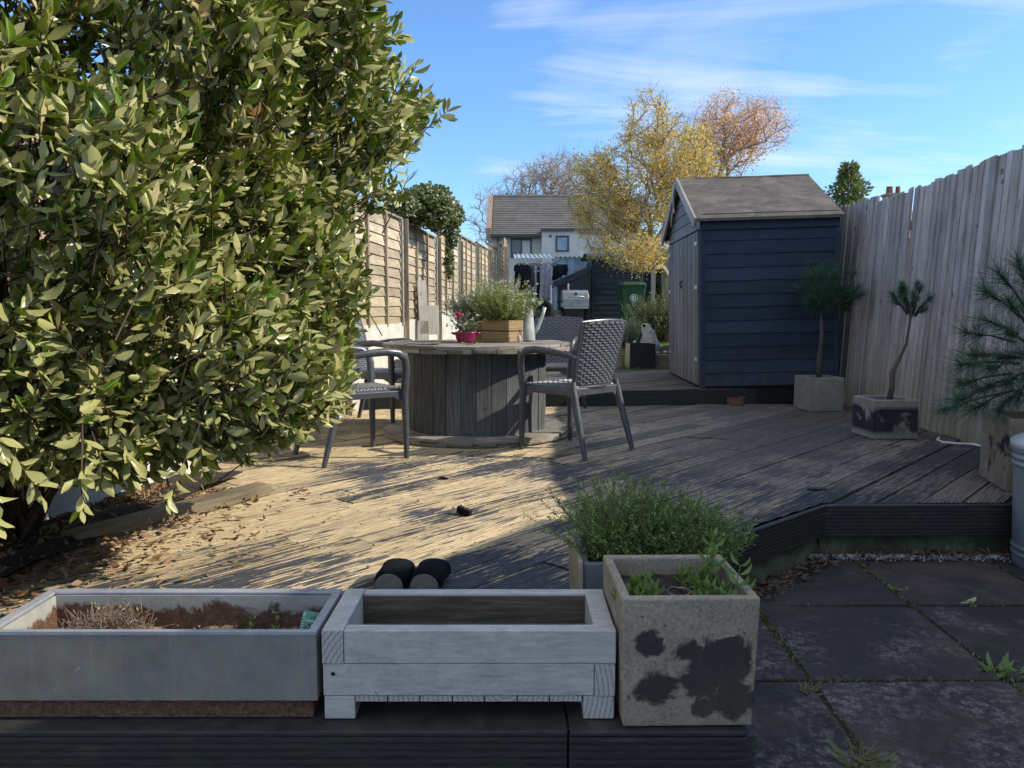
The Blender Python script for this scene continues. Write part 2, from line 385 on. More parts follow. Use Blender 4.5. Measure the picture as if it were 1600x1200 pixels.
def endgrain(name):
    t = NT(name); v = t.coord('Object', (1, 1, 1)); isl = t.island()
    o = t.n('VectorMath', {0: v, 1: t.n('CombineXYZ', {0: t.math('MULTIPLY', isl, .08), 2: t.math('MULTIPLY', isl, .05)}).outputs[0]}, operation='ADD').outputs[0]
    o = t.n('VectorMath', {0: o, 1: t.n('CombineXYZ', {0: t.math('MULTIPLY_ADD', isl, .5, -.25), 2: t.math('MULTIPLY_ADD', isl, .09, -.11)}).outputs[0]}, operation='ADD').outputs[0]
    w = t.n('TexWave', {'Vector': o, 'Scale': 30, 'Distortion': 5.0, 'Detail': 5.0, 'Detail Scale': 14.0, 'Detail Roughness': .75}, wave_type='RINGS', rings_direction='Y').outputs[1]
    n2 = t.noise(v, 160, 3, .8)
    f = t.math('MULTIPLY', w, t.ramp(n2, [(.35, .35), (.6, 1.0)]))
    c = t.mix(t.ramp(f, [(.02, 0.0), (.22, 1.0)]), (.30, .27, .24), (.56, .53, .49))
    return t.done(t.pbsdf(c, .8, t.bump(f, .5, .003)))
def galv(name, rust=False, c1=(.36, .38, .38), c2=(.50, .52, .53), metal=.55, rough=.5):
    t = NT(name); v = t.coord('Object')
    vo = t.n('TexVoronoi', {'Vector': v, 'Scale': 45.0}).outputs[1]; n = t.noise(v, 4, 7, .7); f = t.noise(v, 240, 3, .8)
    c = t.mix(t.ramp(n, [(.3, 0.0), (.7, 1.0)]), c1, c2); c = t.mix(.12, c, vo, 'MULTIPLY')
    c = t.mix(.35, c, t.ramp(f, [(.35, .55), (.6, 1.0)]), 'MULTIPLY')
    r = t.ramp(t.noise(v, 9, 8, .75, .3), [(.645, 0.0), (.74, .75)])
    dr = t.ramp(t.noise(t.coord('Object', (26, 26, 1.6)), 1.6, 5, .7), [(.55, 0.0), (.75, .35)]); c = t.mix(dr, c, tuple(x * 1.5 for x in c2))
    spk = t.ramp(t.noise(v, 130, 2, .5), [(.71, 0.0), (.76, .4)]); c = t.mix(spk, c, (.5, .5, .48))
    c = t.mix(.5, c, t.ramp(t.noise(v, 2.6, 8, .7, .5), [(.35, .62), (.65, 1.15)]), 'MULTIPLY')
    if rust: c = t.mix(r, c, (.20, .12, .05))
    return t.done(t.pbsdf(c, t.ramp(n, [(.3, rough - .1), (.7, rough + .15)]), t.bump(f, .08, .002), metal, .5))
def rusty(name, zsplit=.1, amt=.5):
    t = NT(name); v = t.coord('Object'); n = t.noise(v, 9, 8, .72, .4); f = t.noise(v, 90, 5, .8); z = t.sep(v)[2]
    rc = t.ramp(f, [(.3, (.045, .026, .018)), (.5, (.12, .066, .042)), (.7, (.22, .135, .085))])
    zinc = t.ramp(n, [(.3, (.30, .29, .25)), (.7, (.46, .46, .43))])
    k = t.math('ADD', t.math('MULTIPLY', t.math('SUBTRACT', zsplit, z), 18.0), t.math('MULTIPLY', t.math('SUBTRACT', n, .5), 3.2))
    c = t.mix(t.ramp(t.math('ADD', k, .5), [(.35, 0.0), (.6, 1.0)]), zinc, rc)
    return t.done(t.pbsdf(c, .8, t.bump(f, .5, .003), 0, .3))
def shed_paint(name, c1, c2, bare=.25, upright=False):
    t = NT(name); isl = t.island(); v = t.coord('Object', (20, 20, 1.2) if upright else (1.3, 1.3, 22))
    o = t.n('VectorMath', {0: v, 1: t.n('CombineXYZ', {0: t.math('MULTIPLY', isl, 30.0), 1: t.math('MULTIPLY', isl, 9.0)}).outputs[0]}, operation='ADD').outputs[0]
    g = t.noise(o, 3, 8, .7, .4)
    c = t.mix(t.ramp(g, [(.3, 0.0), (.7, 1.0)]), c1, c2)
    c = t.mix(1.0, c, t.ramp(isl, [(0, .72), (1, 1.25)]), 'MULTIPLY')
    lowd = t.math('MULTIPLY', t.math('SUBTRACT', .34, t.sep(t.coord('Object'))[2]), 2.2, clamp=True)
    c = t.mix(t.math('MULTIPLY', lowd, t.ramp(t.noise(t.coord('Object'), 14, 6, .7), [(.35, 0.0), (.7, .6)])), c, (.11, .105, .085))
    fade = t.ramp(t.noise(t.coord('Object'), 1.7, 5, .6), [(.35, .8), (.7, 1.25)]); c = t.mix(1.0, c, fade, 'MULTIPLY')
    b = t.ramp(t.noise(o, 1.7, 8, .75), [(.60, 0.0), (.75, bare)])
    c = t.mix(b, c, (.20, .19, .18))
    return t.done(t.pbsdf(c, .65, t.bump(g, .35, .003), 0, .35))

M = {}
M['deck'] = deck_mat(); M['fascia'] = fascia_mat('grooved fascia', .75); M['riser'] = fascia_mat('grooved riser', .15)
M['slab'] = slab_mat()
M['soil'] = plain('dark soil', (.018, .014, .010), (.06, .045, .032), 30, .95, .9, bdist=.02)
M['joint'] = plain('mossy joint', (.02, .022, .012), (.05, .06, .02), 18, .95, .8, bdist=.01)
M['under'] = plain('under deck', (.006, .006, .006), (.012, .011, .010), 5, .95, .1)
M['grass_ground'] = plain('lawn turf', (.045, .085, .014), (.10, .16, .03), 9, .9, .9, bdist=.03)
M['field'] = plain('rough ground', (.05, .07, .025), (.10, .11, .05), .6, .95, .5)
M['concrete_wet'] = plain('mossy footing', (.05, .06, .028), (.17, .19, .11), 6, .85, .5, dirt=(.018, .016, .012))
M['gravel'] = plain('pale gravel', (.25, .25, .26), (.6, .6, .6), 30, .8, .3, var=.6)
M['deadleaf'] = leafmat('dead leaf', [(0, (.035, .018, .012)), (.5, (.09, .045, .025)), (.9, (.18, .10, .055)), (1, (.28, .17, .09))], back=(.10, .06, .04), rough=.7, trans=.05)
M['dryleaf'] = leafmat('dry leaf', [(0, (.10, .035, .015)), (.4, (.24, .10, .04)), (.75, (.36, .20, .08)), (1, (.46, .32, .14))], back=(.30, .19, .10), rough=.6, trans=.15, tcol=(.4, .2, .05))
M['bay'] = leafmat('bay leaf', [(0, (.022, .058, .003)), (.36, (.065, .150, .006)), (.64, (.165, .275, .013)), (.74, (.33, .36, .05)), (.87, (.66, .58, .28)), (.98, (.74, .60, .36)), (1, (.46, .22, .07))], back=(.42, .41, .16), rough=.28, trans=.14, spec=.42, tcol=(.4, .5, .03), rib=True)  # random dark leaves paint in shaded gaps, pale ones the sun's gloss
M['twig'] = plain('bay twig', (.04, .028, .018), (.12, .075, .04), 20, .7, .4)
M['bark'] = plain('bark', (.06, .05, .04), (.17, .145, .115), 9, .9, .9, (1, 1, .25), bdist=.02)
M['palebark'] = plain('pale bark', (.20, .175, .13), (.42, .38, .29), 6, .85, .4, (1, 1, .3))
M['yleaf'] = leafmat('spring leaf', [(0, (.80, .44, .20)), (.3, (.86, .56, .20)), (.6, (.84, .64, .16)), (.82, (.62, .58, .09)), (1, (.36, .42, .06))], back=(.70, .52, .13), rough=.6, trans=.6, spec=.2, noise=.1, tcol=(.85, .62, .10))
M['oleaf'] = leafmat('copper leaf', [(0, (.80, .46, .30)), (.4, (.86, .56, .36)), (.75, (.88, .64, .32)), (1, (.82, .68, .28))], back=(.72, .42, .24), rough=.6, trans=.6, spec=.2, noise=.1, tcol=(.85, .45, .2))
M['ivy'] = leafmat('ivy leaf', [(0, (.03, .07, .012)), (.5, (.08, .14, .025)), (.85, (.2, .26, .07)), (1, (.36, .38, .14))], rough=.35, trans=.15)
M['pine'] = leafmat('pine needle', [(0, (.016, .065, .040)), (.5, (.034, .12, .070)), (1, (.08, .20, .10))], back=(.02, .07, .04), rough=.45, trans=.15, noise=0)
M['conifer'] = leafmat('conifer spray', [(0, (.05, .08, .02)), (.5, (.15, .19, .045)), (1, (.33, .33, .09))], rough=.6, trans=.2)
M['herb'] = leafmat('hyssop leaf', [(0, (.12, .25, .04)), (.5, (.26, .45, .08)), (1, (.46, .62, .18))], back=(.13, .2, .07), rough=.55, trans=.25, noise=0)
M['mint'] = leafmat('mint leaf', [(0, (.07, .15, .018)), (.5, (.15, .27, .035)), (1, (.26, .38, .07))], back=(.18, .28, .08), rough=.45, trans=.35)
M['sage'] = leafmat('grey green leaf', [(0, (.10, .14, .08)), (.6, (.20, .25, .15)), (1, (.33, .37, .25))], back=(.25, .3, .2), rough=.7, trans=.2, noise=0)
M['rosemary'] = leafmat('rosemary leaf', [(0, (.16, .22, .045)), (.4, (.34, .40, .09)), (.8, (.55, .56, .20)), (1, (.62, .62, .32))], back=(.3, .33, .15), rough=.6, trans=.35, noise=0)
M['lavflower'] = leafmat('pale lilac flower', [(0, (.45, .40, .52)), (.6, (.62, .57, .66)), (1, (.8, .76, .8))], back=(.6, .55, .62), rough=.6, trans=.3, noise=0)
M['whiteflower'] = leafmat('white flower', [(0, (.7, .68, .6)), (1, (.85, .84, .8))], back=(.75, .73, .7), rough=.6, trans=.3, noise=0)
M['pinkflower'] = leafmat('pink petal', [(0, (.5, .03, .16)), (1, (.75, .10, .30))], back=(.6, .06, .2), rough=.5, trans=.3, noise=0)
M['darkshrub'] = leafmat('dark shrub leaf', [(0, (.02, .045, .015)), (.6, (.05, .09, .03)), (1, (.10, .14, .05))], rough=.6, trans=.2, noise=0)
M['drytwig'] = plain('dead heather', (.24, .15, .11), (.50, .36, .29), 40, .8, .2, var=.5)
M['grassblade'] = leafmat('grass blade', [(0, (.05, .11, .012)), (.6, (.10, .19, .025)), (1, (.18, .25, .05))], rough=.5, trans=.35, noise=0)
M['moss'] = leafmat('moss', [(0, (.03, .035, .012)), (.6, (.065, .08, .02)), (1, (.13, .14, .04))], rough=.8, trans=.2, noise=0)
M['white'] = white_paint('flaking white paint'); M['end'] = endgrain('painted end grain')
M['whiteraw'] = plain('bare inner timber', (.07, .052, .035), (.20, .155, .10), 4, .85, .7, (2, 10, 22), dirt=(.05, .055, .03))
M['zinc'] = galv('galvanised steel', True, (.24, .225, .195), (.33, .31, .275), .10, .6); M['zincrim'] = galv('folded zinc rim', False, (.50, .52, .55), (.62, .64, .67), .35, .4)
M['rustin'] = rusty('rusty liner', .158)
M['drysoil'] = plain('dry pale soil', (.10, .075, .05), (.30, .235, .165), 34, .95, .9, bdist=.015)
M['baretwig'] = plain('tan twig', (.40, .32, .25), (.60, .50, .40), 6, .85, .2); M['rustbase'] = rusty('rusty base', .062)
M['can'] = galv('dustbin zinc', False, (.27, .31, .34), (.38, .42, .45), .45, .5)
M['wcan'] = galv('weathered watering can', False, (.48, .52, .48), (.62, .66, .61), .15, .55)
M['pot_a'] = stained_stone('stained stone trough', (.45, .375, .275), blobs=((-.082, .185, .035, .030), (-.065, .085, .050, .042), (.055, .125, .085, .085), (.10, .06, .05, .05), (.0, .165, .05, .03), (.03, .045, .025, .025), (.09, .165, .05, .04)))
M['pot_b'] = stained_stone('stone cube', (.36, .33, .28), seed=(4.2, 1, 2), cover=.78, size=6, zlim=(0, .3))
M['pot_c'] = stained_stone('half painted stone cube', (.36, .34, .29), seed=(.4, 2.2, .3), cover=.40, size=4.5, zlim=(.03, .235))
M['pot_d'] = stained_stone('large stone cube', (.36, .29, .22), seed=(1.5, .6, 3), cover=.56, size=8, zlim=(.03, .3))
M['greypot'] = plain('grey cast pot', (.13, .145, .155), (.21, .225, .235), 7, .65, .2)
M['beige'] = plain('buff stone', (.36, .30, .21), (.52, .45, .33), 8, .8, .4)
M['lapfence'] = lapwood_mat('larch lap fence', (.36, .27, .17), (.70, .58, .41), (.24, .21, .07), 1.15, 'h')
M['greypost'] = lapwood_mat('old fence batten', (.24, .19, .13), (.50, .41, .29), axis='v')
M['upfence'] = lapwood_mat('silvered upright boards', (.34, .295, .27), (.68, .60, .555), (.32, .29, .17), .72, 'v')
M['brokenwood'] = lapwood_mat('splintered board', (.30, .27, .22), (.62, .58, .50), axis='v')
M['whitewall'] = plain('cream rendered wall', (.62, .58, .48), (.80, .77, .68), 3, .85, .3, dirt=(.50, .44, .32))
M['sleeper'] = lapwood_mat('old sleeper', (.15, .12, .08), (.42, .34, .22), axis='h')
M['shed'] = shed_paint('navy shed paint', (.015, .027, .046), (.030, .048, .074), .22)
M['sheddoor'] = shed_paint('worn shed doors', (.070, .076, .092), (.19, .195, .21), .6, True)
M['bargeboard'] = lapwood_mat('grey bargeboard', (.32, .29, .27), (.52, .48, .46), axis='v')
M['felt'] = plain('mineral roofing felt', (.082, .066, .052), (.145, .122, .10), 7, .95, .9, (1, 1.3, 1), dirt=(.175, .15, .12), fine=160)
M['farshed'] = shed_paint('dark far shed', (.018, .024, .036), (.036, .045, .062), .1)
M['lightblue'] = shed_paint('pale blue boards', (.20, .31, .40), (.30, .42, .50), .2, True)
M['roofsheet'] = plain('pale corrugated sheet', (.30, .33, .35), (.44, .47, .49), 3, .55, .1)
M['bluesheet'] = plain('turquoise sheet', (.05, .24, .32), (.12, .36, .44), 5, .5, .1)
M['drum'] = lapwood_mat('grey drum staves', (.055, .058, .062), (.19, .195, .20), axis='v')
M['drumtop'] = lapwood_mat('weathered drum top', (.13, .11, .09), (.52, .46, .38), axis='h')
M['rattan'] = plain('charcoal plastic weave', (.11, .118, .135), (.155, .165, .185), 20, .36, .1, spec=.8)
M['chair'] = plain('charcoal plastic', (.062, .067, .079), (.092, .098, .112), 12, .34, .08, spec=.7)
M['crate'] = lapwood_mat('pine crate', (.30, .19, .08), (.56, .40, .21), axis='h')
M['magenta'] = plain('glazed magenta', (.22, .008, .065), (.32, .014, .10), 6, .25, .05, spec=.6)
M['pebble'] = plain('pale pebble', (.5, .47, .42), (.68, .65, .6), 12, .8, .3)
M['slate'] = plain('warped table board', (.16, .12, .09), (.42, .35, .27), 10, .8, .4)
M['terracotta'] = plain('terracotta', (.16, .065, .04), (.27, .12, .07), 10, .85, .3)
M['cable'] = plain('white hose', (.55, .55, .53), (.72, .72, .7), 10, .5, .05)
M['black'] = plain('black paint', (.009, .011, .014), (.017, .019, .023), 8, .5, .1)
M['oldblack'] = plain('black iron', (.008, .008, .010), (.022, .022, .026), 12, .8, .3, spec=.2)
M['bucketpaint'] = plain('cream bucket paint', (.46, .42, .35), (.64, .59, .50), 9, .6, .2, dirt=(.30, .25, .2))
M['steelblue'] = plain('scuffed bucket back', (.22, .25, .29), (.42, .45, .49), 9, .5, .3, metal=.3)
M['bin'] = plain('bin green', (.020, .070, .030), (.030, .094, .040), 6, .45, .05)
M['binwhite'] = plain('bin emblem', (.55, .62, .66), (.7, .76, .8), 6, .5, .02)
M['bbq'] = plain('brushed steel', (.34, .34, .34), (.5, .5, .5), 14, .35, .1, (1, 1, 20), metal=.7)
M['render'] = plain('house render', (.60, .56, .53), (.72, .68, .65), 1.2, .9, .1)
M['render2'] = plain('cream render', (.58, .52, .45), (.68, .62, .55), 1.2, .9, .1)
M['brick'] = None
M['frame'] = plain('dark window frame', (.05, .055, .065), (.07, .075, .085), 6, .5, .05)
M['shoe'] = plain('black clog', (.005, .006, .008), (.012, .013, .017), 30, .92, .3, spec=.12)
M['sole'] = plain('grey sole', (.15, .145, .14), (.23, .225, .22), 14, .7, .15)
M['tag'] = plain('green label card', (.10, .32, .20), (.17, .44, .29), 30, .45, .02)
M['tagpale'] = plain('pale label print', (.42, .66, .54), (.55, .76, .64), 30, .45, .02)
M['tagdark'] = plain('dark label print', (.02, .09, .055), (.04, .14, .085), 30, .45, .02)
M['gritty'] = plain('tan grit', (.14, .11, .08), (.36, .31, .23), 20, .9, .3, var=.6)
def cloth(name, c): return plain(name, tuple(x * .7 for x in c), c, 9, .9, .3)
M['c_black'] = cloth('black cloth', (.018, .018, .024)); M['c_navy'] = cloth('navy cloth', (.018, .024, .055)); M['c_lilac'] = cloth('pale lilac cloth', (.44, .44, .58))
M['c_white'] = cloth('white cloth', (.72, .70, .70)); M['c_brown'] = cloth('mauve cloth', (.16, .11, .12))
def roof_tiles():
    t = NT('concrete roof tiles'); v = t.coord('Object'); n = t.noise(v, 2, 6, .7); isl = t.island()
    c = t.mix(t.ramp(n, [(.3, 0.0), (.7, 1.0)]), (.115, .10, .088), (.18, .155, .135))
    c = t.mix(1.0, c, t.ramp(isl, [(0, .85), (1, 1.1)]), 'MULTIPLY')
    return t.done(t.pbsdf(c, .85, t.bump(t.noise(v, 30, 3, .6), .3, .01)))
M['tiles'] = roof_tiles()
def brick():
    t = NT('brickwork'); v = t.coord('Object')
    b = t.n('TexBrick', {'Vector': t.n('Mapping', {'Vector': v, 'Rotation': (R_(90), 0, 0)}).outputs[0], 'Color1': (.26, .17, .115), 'Color2': (.34, .24, .17), 'Mortar': (.42, .38, .32), 'Scale': 4.4, 'Mortar Size': .012}).outputs[0]
    c = t.mix(.4, b, t.ramp(t.noise(v, 5, 5, .7), [(.3, .5), (.7, 1.1)]), 'MULTIPLY')
    return t.done(t.pbsdf(c, .9))
M['brick'] = brick()
def glass():
    t = NT('window glass'); f = t.n('LayerWeight', {'Blend': .25}).outputs[0]
    return t.done(t.pbsdf((.05, .065, .08), .06, None, 0, .8))
M['glass'] = glass()
# ================================================================== SETTING
def board_deck(name, polys, z, ang, mat, groove=True, seed=1, pitch=.1485, v0=0.0):
    rg = random.Random(seed); ca, sa = math.cos(ang), math.sin(ang)
    uvps = [[(p[0] * ca + p[1] * sa, -p[0] * sa + p[1] * ca) for p in poly] for poly in polys]
    prof = [(0, -.026), (0, -.005), (.004, 0)]
    if groove:
        x = .0115
        while x < .128:
            prof += [(x, 0), (x + .0012, -.0035), (x + .0058, -.0035), (x + .007, 0)]; x += .0145
    prof += [(.136, 0), (.140, -.005), (.140, -.026)]
    def span(v):
        us = []; n = len(uvp)
        for i in range(n):
            (u0, v0), (u1, v1) = uvp[i], uvp[(i + 1) % n]
            if (v0 > v) != (v1 > v): us.append(u0 + (v - v0) / (v1 - v0) * (u1 - u0))
        return (min(us), max(us)) if len(us) >= 2 else None
    V = []; Q = []; UV = []
    for uvp in uvps:
     vmin = min(p[1] for p in uvp); vmax = max(p[1] for p in uvp); v = v0 + math.floor((vmin - v0) / pitch + 1e-6) * pitch
     while v < vmax - 1e-6:
        dz = rg.uniform(-.0025, .0025); tw = rg.uniform(-.02, .02)
        sp = [span(v + a) for a, _ in prof]
        lo = min((s[0] for s in sp if s), default=None)
        if lo is not None:
            hi = max(s[1] for s in sp if s); cuts = []; c = lo - 4 + rg.uniform(0, 3.6)
            while c < hi: cuts.append(c); c += 3.6 + rg.uniform(-.3, .3)
            cuts.append(hi + 1)
            for c0, c1 in zip(cuts[:-1], cuts[1:]):
                base = len(V); ok = []; e = rg.uniform(-.003, .003)
                for (a, h), s in zip(prof, sp):
                    if s: u0, u1 = max(s[0], c0), min(s[1], c1 - .006)
                    if not s or u1 <= u0 + .001: ok.append(False); u0 = u1 = c0
                    else: ok.append(True)
                    for u in (u0, u1):
                        V.append((u * ca - (v + a) * sa, u * sa + (v + a) * ca, z + h + dz + tw * (a - .07) + e)); UV.append((u, a))
                for k in range(len(prof) - 1):
                    if ok[k] and ok[k + 1]: Q.append((base + 2 * k, base + 2 * k + 1, base + 2 * k + 3, base + 2 * k + 2)[::-1])
        v += pitch
    return struct(np_obj(name, V, [np.array(Q)], mat, uv=UV))

WALL = [(-2.12, .6), (-2.05, 1.5), (-1.85, 3.5), (-1.21, 8.1), (-.13, 19.0), (.10, 21.3)]
def wall_x(y):
    for (x0, y0), (x1, y1) in zip(WALL[:-1], WALL[1:]):
        if y <= y1: return x0 + (x1 - x0) * (y - y0) / (y1 - y0)
    return WALL[-1][0]
def fence_x(y): return 3.00 + .042 * (y - 3.0)
RY = lambda x: 6.95 + .1236 * (x + 1.35)            # front line of the upper deck
def lawn_z(y): return .12 + .0555 * max(0, y - 9.5)

ANG = R_(47.5)
EDGE = 1.553
NOTCH = [(.49, EDGE), (.49, 2.64), (.833, 2.96), (1.43, 3.48), (fence_x(3.5), 3.51)]
low = [(wall_x(1.6) + .25, EDGE)] + NOTCH + [(fence_x(7.5), RY(fence_x(7.5))), (wall_x(6.9), RY(wall_x(6.9)))] + [(wall_x(3.5), 3.5)]
TA = math.tan(ANG); va = .49, 2.64
fx = va[0] - (va[1] - EDGE) / TA                        # where the board line through the notch corner meets the front edge
bx_ = va[0]; k_ = .1236
tb_ = (6.95 + k_ * (va[0] + 1.35) - va[1]) / (TA - k_)      # ... and the back edge
back = (va[0] + tb_, va[1] + tb_ * TA); V0 = -va[0] * math.sin(ANG) + va[1] * math.cos(ANG)
xb_f = fence_x(7.5)
if back[0] > xb_f: back = (xb_f, va[1] + (xb_f - va[0]) * TA)
lowA = [(wall_x(1.6) + .25, EDGE), (fx, EDGE), va, back] + ([(xb_f, RY(xb_f))] if back[0] >= xb_f else []) + [(wall_x(6.9), RY(wall_x(6.9))), (wall_x(3.5), 3.5)]
lowB = [(fx, EDGE), (.49, EDGE), va]
lowC = [va] + NOTCH[2:] + ([] if back[0] >= xb_f else [(xb_f, RY(xb_f))]) + [back]
board_deck('lower_deck', [lowA, lowB, lowC], 0.0, ANG, M['deck'], True, 3, v0=V0)
upp = [(wall_x(7), RY(wall_x(7)) - .02), (fence_x(7.5), RY(fence_x(7.5)) - .02), (fence_x(9.8), 9.9), (wall_x(9.8), 9.7)]
board_deck('upper_deck', [upp], 0.15, R_(40), M['deck'], True, 9)
m = MB(); m.add([(p[0], p[1], -.032) for p in low], [tuple(range(len(low)))]); m.add([(p[0], p[1], .117) for p in [upp[0], upp[1], upp[2], upp[3]]], [(0, 1, 2, 3)])
m.v = [(x, y + .02 if z > .1 else y, z) for x, y, z in m.v]
struct(m.build('deck_underlay', M['under']))
# grooved boards closing the deck edges
def grooved(m, a, b, z0, z1, n, th=.022, dep=.0045):
    a = Vector((*a, 0)); b = Vector((*b, 0)); d = (b - a); L = d.length; d.normalize(); nrm = Vector((d.y, -d.x, 0))
    pr = [(th, z1 - .003), (th - .004, z1), (0, z1), (0, z0), (th - .004, z0), (th, z0 + .003)]
    h = (z1 - z0 - .012) / n; pts = [(th, z0 + .003)]
    for i in range(n):
        zz = z0 + .006 + h * i
        pts += [(th, zz + h * .22), (th - dep, zz + h * .30), (th - dep, zz + h * .62), (th, zz + h * .72)]
    poly = [(0, z0), (th - .003, z0)] + pts + [(th, z1 - .003), (th - .004, z1), (0, z1)]
    m.prism(poly, a, nrm, (0, 0, 1), d * L)
m = MB(); grooved(m, (-2.4, EDGE), (.115, EDGE), -.145, -.004, 8); grooved(m, (.120, EDGE), (.49, EDGE), -.147, -.006, 8)
grooved(m, (.49, EDGE - .02), (.49, 2.64), -.145, -.004, 8); grooved(m, (.49, 2.64), (1.425, 3.476), -.145, -.004, 8); grooved(m, (1.43, 3.485), (fence_x(3.5) - .02, 3.51), -.150, -.003, 8)
struct(m.build('deck_fascia', M['fascia']))
m = MB(); m.bx(-2.4, .116, EDGE - .024, EDGE + .112, -.003, .0085); m.bx(.121, .49, EDGE - .024, EDGE + .112, -.003, .0080); struct(m.build('deck_border', M['fascia'], bevel=.003))
m = MB(); grooved(m, (-1.4, RY(-1.4) - .01), (.55, RY(.55) - .01), .002, .143, 8); grooved(m, (.556, RY(.556) - .01), (3.12, RY(3.12) - .01), .002, .145, 8)
struct(m.build('step_riser', M['riser']))
m = MB(); m.hexa([(-2.4, 1.56, -.26), (.47, 1.56, -.26), (.47, 1.75, -.26), (-2.4, 1.75, -.26), (-2.4, 1.56, -.14), (.47, 1.56, -.14), (.47, 1.75, -.14), (-2.4, 1.75, -.14)])
m.hexa([(.4705, 1.56, -.26), (.51, 1.56, -.26), (.51, 2.68, -.26), (.4705, 2.68, -.26), (.4705, 1.56, -.14), (.475, 1.56, -.14), (.475, 2.68, -.14), (.4705, 2.68, -.14)])
def footing(a, b, o=.03):
    a = Vector((*a, 0)); b = Vector((*b, 0)); d = (b - a).normalized(); nr = Vector((-d.y, d.x, 0)); q = []
    N = 14; P = []
    for z, of in ((-.26, .0), (-.20, .012), (-.145, .035)):
        P.append([a + (b - a) * i / N + nr * (of + random.uniform(-.008, .008)) + Vector((0, 0, z)) for i in range(N + 1)])
    m.grid(P)
footing((.52, 2.665), (1.44, 3.495)); footing((1.44, 3.495), (3.05, 3.525))
struct(m.build('deck_footing', M['concrete_wet'], smooth=False))

# patio
def patio():
    m = MB(); rg = random.Random(5); sl = .035
    xs = [-2.73, -2.13, -1.52, -.91, -.30, .31, .912, 1.515, 2.115, 2.715, 3.3]; ys = [-.76, -.16, .445, 1.048, 1.65, 2.253, 2.86, 3.50]
    for i in range(len(xs) - 1):
        for j in range(len(ys) - 1):
            if xs[i + 1] < .5 and ys[j] > 1.2: continue
            if xs[i] < .45 and ys[j] > 1.2: pass
            g = .007; z = [-.24 + rg.uniform(-.004, .003) for _ in range(4)]
            c = [(xs[i] + g, ys[j] + g), (xs[i + 1] - g, ys[j] + g), (xs[i + 1] - g, ys[j + 1] - g), (xs[i] + g, ys[j + 1] - g)]
            c = [(x + sl * (y - 2.25) + rg.uniform(-.004, .004), y + rg.uniform(-.004, .004)) for x, y in c]
            m.hexa([(x, y, -.30) for x, y in c] + [(x, y, zz) for (x, y), zz in zip(c, z)])
    return struct(m.build('patio', M['slab'], bevel=.006))
patio()
m = MB(); m.add([(-3, -2, -.249), (3.3, -2, -.249), (3.3, 3.7, -.249), (-3, 3.7, -.249)], [(0, 1, 2, 3)]); struct(m.build('patio_bed', M['joint']))
m = MB(); m.add([(-400, -60, -.34), (400, -60, -.34), (400, 900, -.34), (-400, 900, -.34)], [(0, 1, 2, 3)]); struct(m.build('ground', M['field']))
m = MB(); P = []
for i in range(60):
    y = 9.55 + i * .3; P.append([(wall_x(min(y, 21)) - .1 + (fence_x(y) + 1.4 - wall_x(min(y, 21))) * k / 14, y, lawn_z(y) + random.uniform(-.012, .012)) for k in range(15)])
m.grid(P); struct(m.build('lawn', M['grass_ground'], smooth=True))
# soil bed under the bay, held by an old sleeper
m = MB(); P = []
for i in range(16):
    y = 1.2 + i * .19; x0 = wall_x(y); x1 = x0 + .34
    P.append([(x0 + (x1 - x0) * k / 6, y, .03 + random.uniform(-.015, .02)) for k in range(7)])
m.grid(P); struct(m.build('soil_bed', M['soil'], smooth=True))

# ------------------------------------------------------------------ left wall and lap fence
m = MB()
for (x0, y0), (x1, y1) in zip(WALL[:-1], WALL[1:]):
    a = Vector((x0, y0, 0)); b = Vector((x1, y1, 0)); d = (b - a).normalized(); nr = Vector((-d.y, d.x, 0)) * .12
    top = lambda y: .76 + (lawn_z(y) - .12 if y > 9.5 else 0)
    m.hexa([a + Vector((0, 0, -.3)), b + Vector((0, 0, -.3)), b + nr + Vector((0, 0, -.3)), a + nr + Vector((0, 0, -.3)), a + Vector((0, 0, top(y0))), b + Vector((0, 0, top(y1))), b + nr + Vector((0, 0, top(y1))), a + nr + Vector((0, 0, top(y0)))])
tag(m.build('garden_wall', M['whitewall']), 'low cream rendered wall below the lap fence, behind bay bush and chairs', 'wall')

lf = thing('lap_fence', 'sunlit brown horizontal lap panel fence standing on the cream wall', 'fence', (0, 0, 0))
def lap_panel(y0, y1, z0, z1, mat=None, nslat=11, rails=(0, .36, .68, 1.0), back=.035):
    m = MB(); a = Vector((wall_x(y0) - back, y0, 0)); b = Vector((wall_x(y1) - back, y1, 0)); d = (b - a).normalized(); nr = Vector((d.y, -d.x, 0))
    h = (z1 - z0) / nslat; N = 9
    for i in range(nslat):
        zb = z0 + h * i; P0 = []; P1 = []; P2 = []; ph = random.uniform(0, 6)
        for k in range(N + 1):
            p = a + (b - a) * k / N; wv = .005 * math.sin(k * .8 + ph) + random.uniform(-.0015, .0015)
            lo_ = zb - .018 + wv
            P0.append(p + nr * .028 + Vector((0, 0, lo_))); P1.append(p + nr * .008 + Vector((0, 0, zb + h + .004))); P2.append(p + nr * .010 + Vector((0, 0, lo_)))
        m.grid([P2, P0, P1])
    o = m.build('panel', mat or M['lapfence'], lf)
    m = MB()
    for r in rails:
        p = a + (b - a) * r + nr * .032
        m.bar(p + nr * .008 + Vector((0, 0, z0 - .02)), p + nr * .008 + Vector((0, 0, z1 + .015)), .038, .022, up=tuple(nr))
    m.bar(a + nr * .02 + Vector((0, 0, z1 + .02)), b + nr * .02 + Vector((0, 0, z1 + .02)), .05, .02)
    m.build('batten', M['greypost'], o)
yy = 1.0; steps = [1.0, 2.85, 4.7, 6.55, 8.42, 10.3, 12.1, 13.9, 15.6, 17.2, 18.5]
